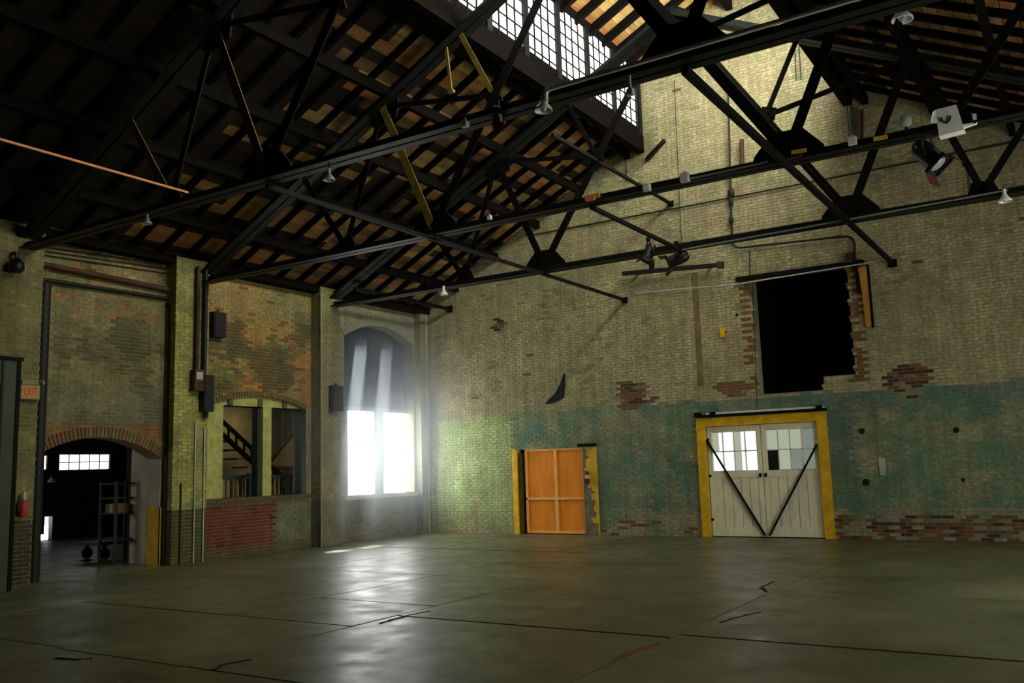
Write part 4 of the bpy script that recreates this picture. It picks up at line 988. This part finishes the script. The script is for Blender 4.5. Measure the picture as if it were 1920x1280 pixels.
# steel rack right inside the arch
RACKM = mat('dark_green_rack_paint', (.010, .020, .016), .55, var=.3)
rk = empty('steel_rack', at(268, 1042, 2, 0), label='dark green steel rack standing inside the arch by the jamb', cat='rack')
rx0, ry0 = -16.75, 10.85
for dx_ in (0, .5):
    for dy_ in (0, .55): obj('upright', MB().box(rx0+dx_-.025, rx0+dx_+.025, ry0+dy_-.025, ry0+dy_+.025, 0, 1.62), RACKM, rk)
for z_ in (.5, 1.0, 1.30, 1.58): obj('shelf', MB().box(rx0-.03, rx0+.53, ry0-.03, ry0+.58, z_-.03, z_), RACKM, rk)
rk.location = (rx0+.25, ry0+.27, 0)
for ch in rk.children: ch.matrix_parent_inverse = Matrix.Translation(-rk.location)
e = empty('cardboard_carton', (rx0+.25, ry0+.25, 1.0), label='small tan carton on the middle shelf of the steel rack', cat='carton')
obj('carton_body', MB().box(rx0+.06, rx0+.44, ry0+.06, ry0+.4, 1.0, 1.17), mat('tan_card', (.22, .15, .05), .8), e); obj('tape', MB().box(rx0+.22, rx0+.28, ry0+.058, ry0+.402, 1.005, 1.173), PLASTER, e)
# platform trolley
tc = at(225, 1043, 2, 0); tr = empty('platform_trolley', tc, label='low dark platform trolley on the floor beyond the arch', cat='trolley')
IRON = mat('grey_trolley_iron', (.06, .065, .06), .5, .3, var=.3)
obj('deck', MB().box(tc.x-.45, tc.x+.35, tc.y-.75, tc.y+.65, .30, .36), IRON, tr)
for sx in (-.35, .28):
    for sy in (-.55, .45):
        obj('wheel', MB().tube([(tc.x+sx-.03, tc.y+sy, .12), (tc.x+sx+.03, tc.y+sy, .12)], .12, 14), IRON, tr, smooth=True)
        obj('caster_fork', MB().box(tc.x+sx-.05, tc.x+sx+.05, tc.y+sy-.02, tc.y+sy+.02, .12, .30), STEEL, tr)
obj('push_handle', MB().tube([(tc.x-.4, tc.y+.62, .36), (tc.x-.4, tc.y+.7, .95), (tc.x+.3, tc.y+.7, .95), (tc.x+.3, tc.y+.62, .36)], .018, 8), IRON, tr, smooth=True)
obj('white_sheet', MB().box(tc.x-.2, tc.x+.12, tc.y-.15, tc.y+.25, .362, .375).box(tc.x-.1, tc.x+.1, tc.y-.05, tc.y+.2, .375, .39), LAMPW, label='small white sheet lying on the platform trolley', cat='sheet')
c = at(96, 904, 0, -22); e = empty('pendant_lamp', c, label='tiny white pendant lamp inside the room beyond the arch', cat='lamp')
obj('shade', MB().lathe(c, (0, 0, 1), [(.10, 0), (.06, .07), (.02, .1), (.015, .14)], 14), LAMPW, e, smooth=True); obj('cord', MB().tube([(c.x, c.y, c.z+.13), (c.x, c.y, RZ)], .008, 6), PIPE, e)

# ------------------------------------------------------------------ fittings on the left wall
def yl(px, py, x=XL+.1): return at(px, py, 0, x)
# exit sign on the pier
xp = XL+.30
c = at(57, 734, 0, xp+.06); e = empty('exit_sign', (xp, c.y, c.z-.17), label='lit red EXIT sign with emergency lamps on the left pier', cat='exit sign')
obj('housing', MB().box(xp+.001, xp+.08, c.y-.17, c.y+.15, c.z-.13, c.z+.11), mat('cream_sign_plastic', (.26, .21, .09), .5, var=.1), e)
fp = emit('cream_sign_face', (.55, .36, .14), .30)
obj('sign_face', MB().box(xp+.08, xp+.088, c.y-.15, c.y+.13, c.z-.11, c.z+.09), fp, e)
tcu = bpy.data.curves.new('exit_text', 'FONT'); tcu.body = 'EXIT'; tcu.size = .155; tcu.extrude = .003; tcu.align_x = 'CENTER'; tcu.align_y = 'CENTER'
tmp = bpy.data.objects.new('tmp', tcu); COL.objects.link(tmp)
tme = bpy.data.meshes.new_from_object(tmp.evaluated_get(bpy.context.evaluated_depsgraph_get())); bpy.data.objects.remove(tmp)
tme.transform(Matrix.Translation((xp+.091, c.y-.01, c.z-.01))@Matrix(((0, 0, 1, 0), (1, 0, 0, 0), (0, 1, 0, 0), (0, 0, 0, 1)))@Matrix.Diagonal((.72, 1.15, 1, 1)))
tme.materials.clear(); tme.materials.append(emit('sign_letter_red', (.7, .03, .01), .40)); link('lettering', tme, e)
obj('lamp_bar', MB().box(xp+.001, xp+.07, c.y-.15, c.y+.17, c.z+.12, c.z+.19), mat('olive_plastic', (.20, .18, .07), .5), e)
obj('emergency_lamp', MB().tube([(xp+.04, c.y+.16, c.z+.16), (xp+.10, c.y+.20, c.z+.16)], .045, 10), MATS['olive_plastic'], e, smooth=True)
# fire extinguisher
c = at(46, 940, 0, xp+.1); e = empty('fire_extinguisher', (xp, c.y, c.z-.2), label='red extinguisher with pale top on the left pier below exit sign', cat='extinguisher')
obj('cylinder', MB().lathe((xp+.08, c.y, c.z-.25), (0, 0, 1), [(0, 0), (.065, .01), (.07, .03), (.07, .22), (.05, .27), (.02, .29)], 16), RED, e, smooth=True)
obj('valve_head', MB().tube([(xp+.08, c.y, c.z+.03), (xp+.08, c.y, c.z+.16)], [.035, .028], 10), PLASTER, e, smooth=True)
obj('wall_hook', MB().box(xp+.001, xp+.03, c.y-.04, c.y+.04, c.z-.12, c.z-.06), STEEL, e); obj('hose', MB().tube([(xp+.09, c.y, c.z+.08), (xp+.12, c.y-.1, c.z), (xp+.11, c.y-.1, c.z-.18)], .013, 6), BLACKM, e, smooth=True)
# tall steel cabinet at the left edge
ct = at(40, 670, 0, -14.2); e = empty('steel_post_casing', (-14.45, ct.y-.35, 0), label='tall dark olive steel casing standing at the left picture edge', cat='casing')
obj('casing_body', MB().box(-14.6, -14.2, ct.y-.75, ct.y, 0, ct.z-.06), OLIVE, e); obj('cap', MB().box(-14.65, -14.17, ct.y-.8, ct.y+.03, ct.z-.06, ct.z), STEEL, e)
obj('corner_angle', MB().box(-14.2, -14.185, ct.y-.06, ct.y+.0, 0, ct.z-.06), STEEL, e); obj('corner_angle', MB().box(-14.2, -14.185, ct.y-.30, ct.y-.26, 0, ct.z-.06), STEELG, e)
# black bell-shaped lamp high on the pier
c = at(31, 497, 0, xp+.15); e = empty('bulkhead_lamp', (xp, c.y, c.z), label='black round lamp high on the left pier', cat='lamp')
obj('globe', MB().lathe((xp+.14, c.y, c.z-.14), (0, 0, 1), [(0, 0), (.09, .02), (.13, .08), (.12, .18), (.05, .26)], 16), BLACKM, e, smooth=True); obj('arm', MB().tube([(xp, c.y, c.z+.22), (xp+.14, c.y, c.z+.22), (xp+.14, c.y, c.z+.1)], .03, 8), BLACKM, e, smooth=True)
# pipes in the arch bay
pA = at(84, 532, 0, XL+.12); pipe('downpipe', [(XL+.12, pA.y, pA.z), (XL+.12, pA.y, .0)], .105, PIPE, 'thick black downpipe between pier and arch, left', 'pipe', 12)
pB = at(322, 578, 0, XL+.1); pipe('downpipe', bend([(XL-.0, pB.y-.02, pB.z+.05), (XL+.1, pB.y, pB.z+.05), (XL+.1, pB.y, 0)], .08), .072, PIPE, 'black downpipe with rounded top left of the green pilaster', 'pipe', 12)
for q, (x0, y0, x1, y1, r_, m_, lab) in enumerate(((62, 492, 332, 546, .055, RUST, 'rusty level pipe above the arch, upper of two'), (62, 521, 342, 564, .038, PIPE, 'black level pipe above the arch, lower of two'))):
    a, b = at(x0, y0, 0, XL+.07), at(x1, y1, 0, XL+.07); zz_ = (a.z+b.z)/2; pipe('level_pipe', [(XL+.07, 8.46, a.z), (XL+.07, 11.11, b.z)], r_, m_, lab, 'pipe', 10)
for q, (y0, y1) in enumerate(((452, 496), (459, 503), (466, 511), (474, 519))):
    a, b = at(70, y0+2, 0, XL+.03), at(350, y1, 0, XL+.03); pipe('wall_cable', [(XL+.03, 8.46, a.z), (XL+.03, 11.11, b.z)], .011, PIPE, 'thin black cable high on the arch bay wall, %s of four' % ('topmost', 'second', 'third', 'lowest')[q], 'cable', 6, group='level cables above the arch')
# twin pipes and boxes on the green pilaster
for px, r_, m_, lab in ((372, .045, RUST, 'rusty left one of twin pipes on the green pilaster'), (386, .045, PIPE, 'black right one of twin pipes on the green pilaster')):
    a, b = at(px, 520, 0, xp+.07), at(px+1, 705, 0, xp+.07); pipe('twin_pipe', [(xp+.07, a.y, LT-.3), (xp+.07, a.y, b.z)], r_, m_, lab, 'pipe', 10)
c0, c1 = at(362, 692, 0, xp+.1), at(396, 772, 0, xp+.1)
e = empty('switch_gear', (xp, (c0.y+c1.y)/2, c1.z), label='rusty and black switchgear boxes at the foot of twin pipes', cat='switchgear')
ym_ = c0.y+(c1.y-c0.y)*.5
obj('rusty_box', MB().box(xp+.001, xp+.16, c0.y, ym_, c0.z-.42, c0.z), RUST, e); obj('black_box', MB().box(xp+.001, xp+.18, ym_, c1.y, c1.z, c0.z-.1), PIPE, e)
obj('base_spout', MB().tube([(xp+.09, ym_+.12, c1.z), (xp+.09, ym_+.12, c1.z-.12)], .04, 8), PIPE, e); obj('pale_plate', MB().box(xp+.16, xp+.165, c0.y+.04, ym_-.04, c0.z-.2, c0.z-.05), PLASTER, e)
for px, top_, lab in ((367, 790, 'pale thin conduit down the green pilaster, left of two'), (384, 800, 'pale thin conduit down the green pilaster, right of two'), (340, 905, 'short brown conduit low on the green pilaster')):
    a = at(px, top_, 0, xp+.02); pipe('pilaster_conduit', [(xp+.02, a.y, a.z), (xp+.02, a.y, 0)], .015, CONDUIT if px != 340 else RUST, lab, 'conduit', 6)
a = at(602, 552, 0, xp+.02); b = at(600, 690, 0, xp+.02); pipe('pilaster_conduit', [(xp+.02, a.y, a.z), (xp+.02, a.y, b.z), (xp+.02, a.y, 0)], .020, mat('pale_green_conduit', (.34, .36, .24), .6), 'pale conduit on the pilaster left of the tall window', 'conduit', 6)
a = at(798, 590, 0, XL+.22); pipe('corner_conduit', [(XL+.22, a.y, a.z), (XL+.22, a.y, 0)], .02, MATS['pale_green_conduit'], 'pale conduit beside the room corner right of tall window', 'conduit', 6)
for (x0, y0, x1, y1, lab) in ((398, 584, 420, 634, 'small black box high on the rust-brown brick bay'), (621, 722, 640, 772, 'black box left of the tall window on the pilaster')):
    xw = XL if x0 < 500 else xp
    a, b = at(x0, y0, 0, xw+.08), at(x1, y1, 0, xw+.08); e = empty('meter_box', (xw, (a.y+b.y)/2, b.z), label=lab, cat='box')
    obj('case', MB().box(xw+.001, xw+.15, a.y, b.y, b.z, a.z), PIPE, e); obj('cover', MB().box(xw+.15, xw+.165, a.y+.02, b.y-.02, b.z+.03, a.z-.03), PIPE, e); obj('cable_gland', MB().tube([(xw+.07, (a.y+b.y)/2, a.z), (xw+.07, (a.y+b.y)/2, a.z+.06)], .03, 8), PIPE, e)

# ------------------------------------------------------------------ haze drifting before the tall window
hm = bpy.data.materials.new('dusty_haze'); hm.use_nodes = True; nt = hm.node_tree; nt.nodes.clear()
o_ = nt.nodes.new('ShaderNodeOutputMaterial'); v = nt.nodes.new('ShaderNodeVolumeScatter'); v.inputs['Color'].default_value = (.80, .93, 1, 1)
v.inputs['Anisotropy'].default_value = .2
g_ = nt.nodes.new('ShaderNodeNewGeometry'); mp_ = nt.nodes.new('ShaderNodeMapping'); mp_.vector_type = 'TEXTURE'
mp_.inputs['Location'].default_value = (-14.6, 16.6, 2.7); mp_.inputs['Scale'].default_value = (2.6, 3.4, 3.9)
ln = nt.nodes.new('ShaderNodeVectorMath'); ln.operation = 'LENGTH'
mr = nt.nodes.new('ShaderNodeMapRange'); mr.interpolation_type = 'SMOOTHSTEP'; mr.inputs[1].default_value = 1; mr.inputs[2].default_value = .1; mr.inputs[3].default_value = 0; mr.inputs[4].default_value = .30
nt.links.new(g_.outputs['Position'], mp_.inputs[0]); nt.links.new(mp_.outputs[0], ln.inputs[0]); nt.links.new(ln.outputs['Value'], mr.inputs[0]); nt.links.new(mr.outputs[0], v.inputs['Density'])
nt.links.new(v.outputs[0], o_.inputs['Volume'])
hz = obj('dusty_haze', MB().box(XL-.33, -11.9, 13.1, YE-.02, .01, 5.45), hm, label='faint dusty haze lit by sun shafts before the tall window', cat='haze', kind='stuff')
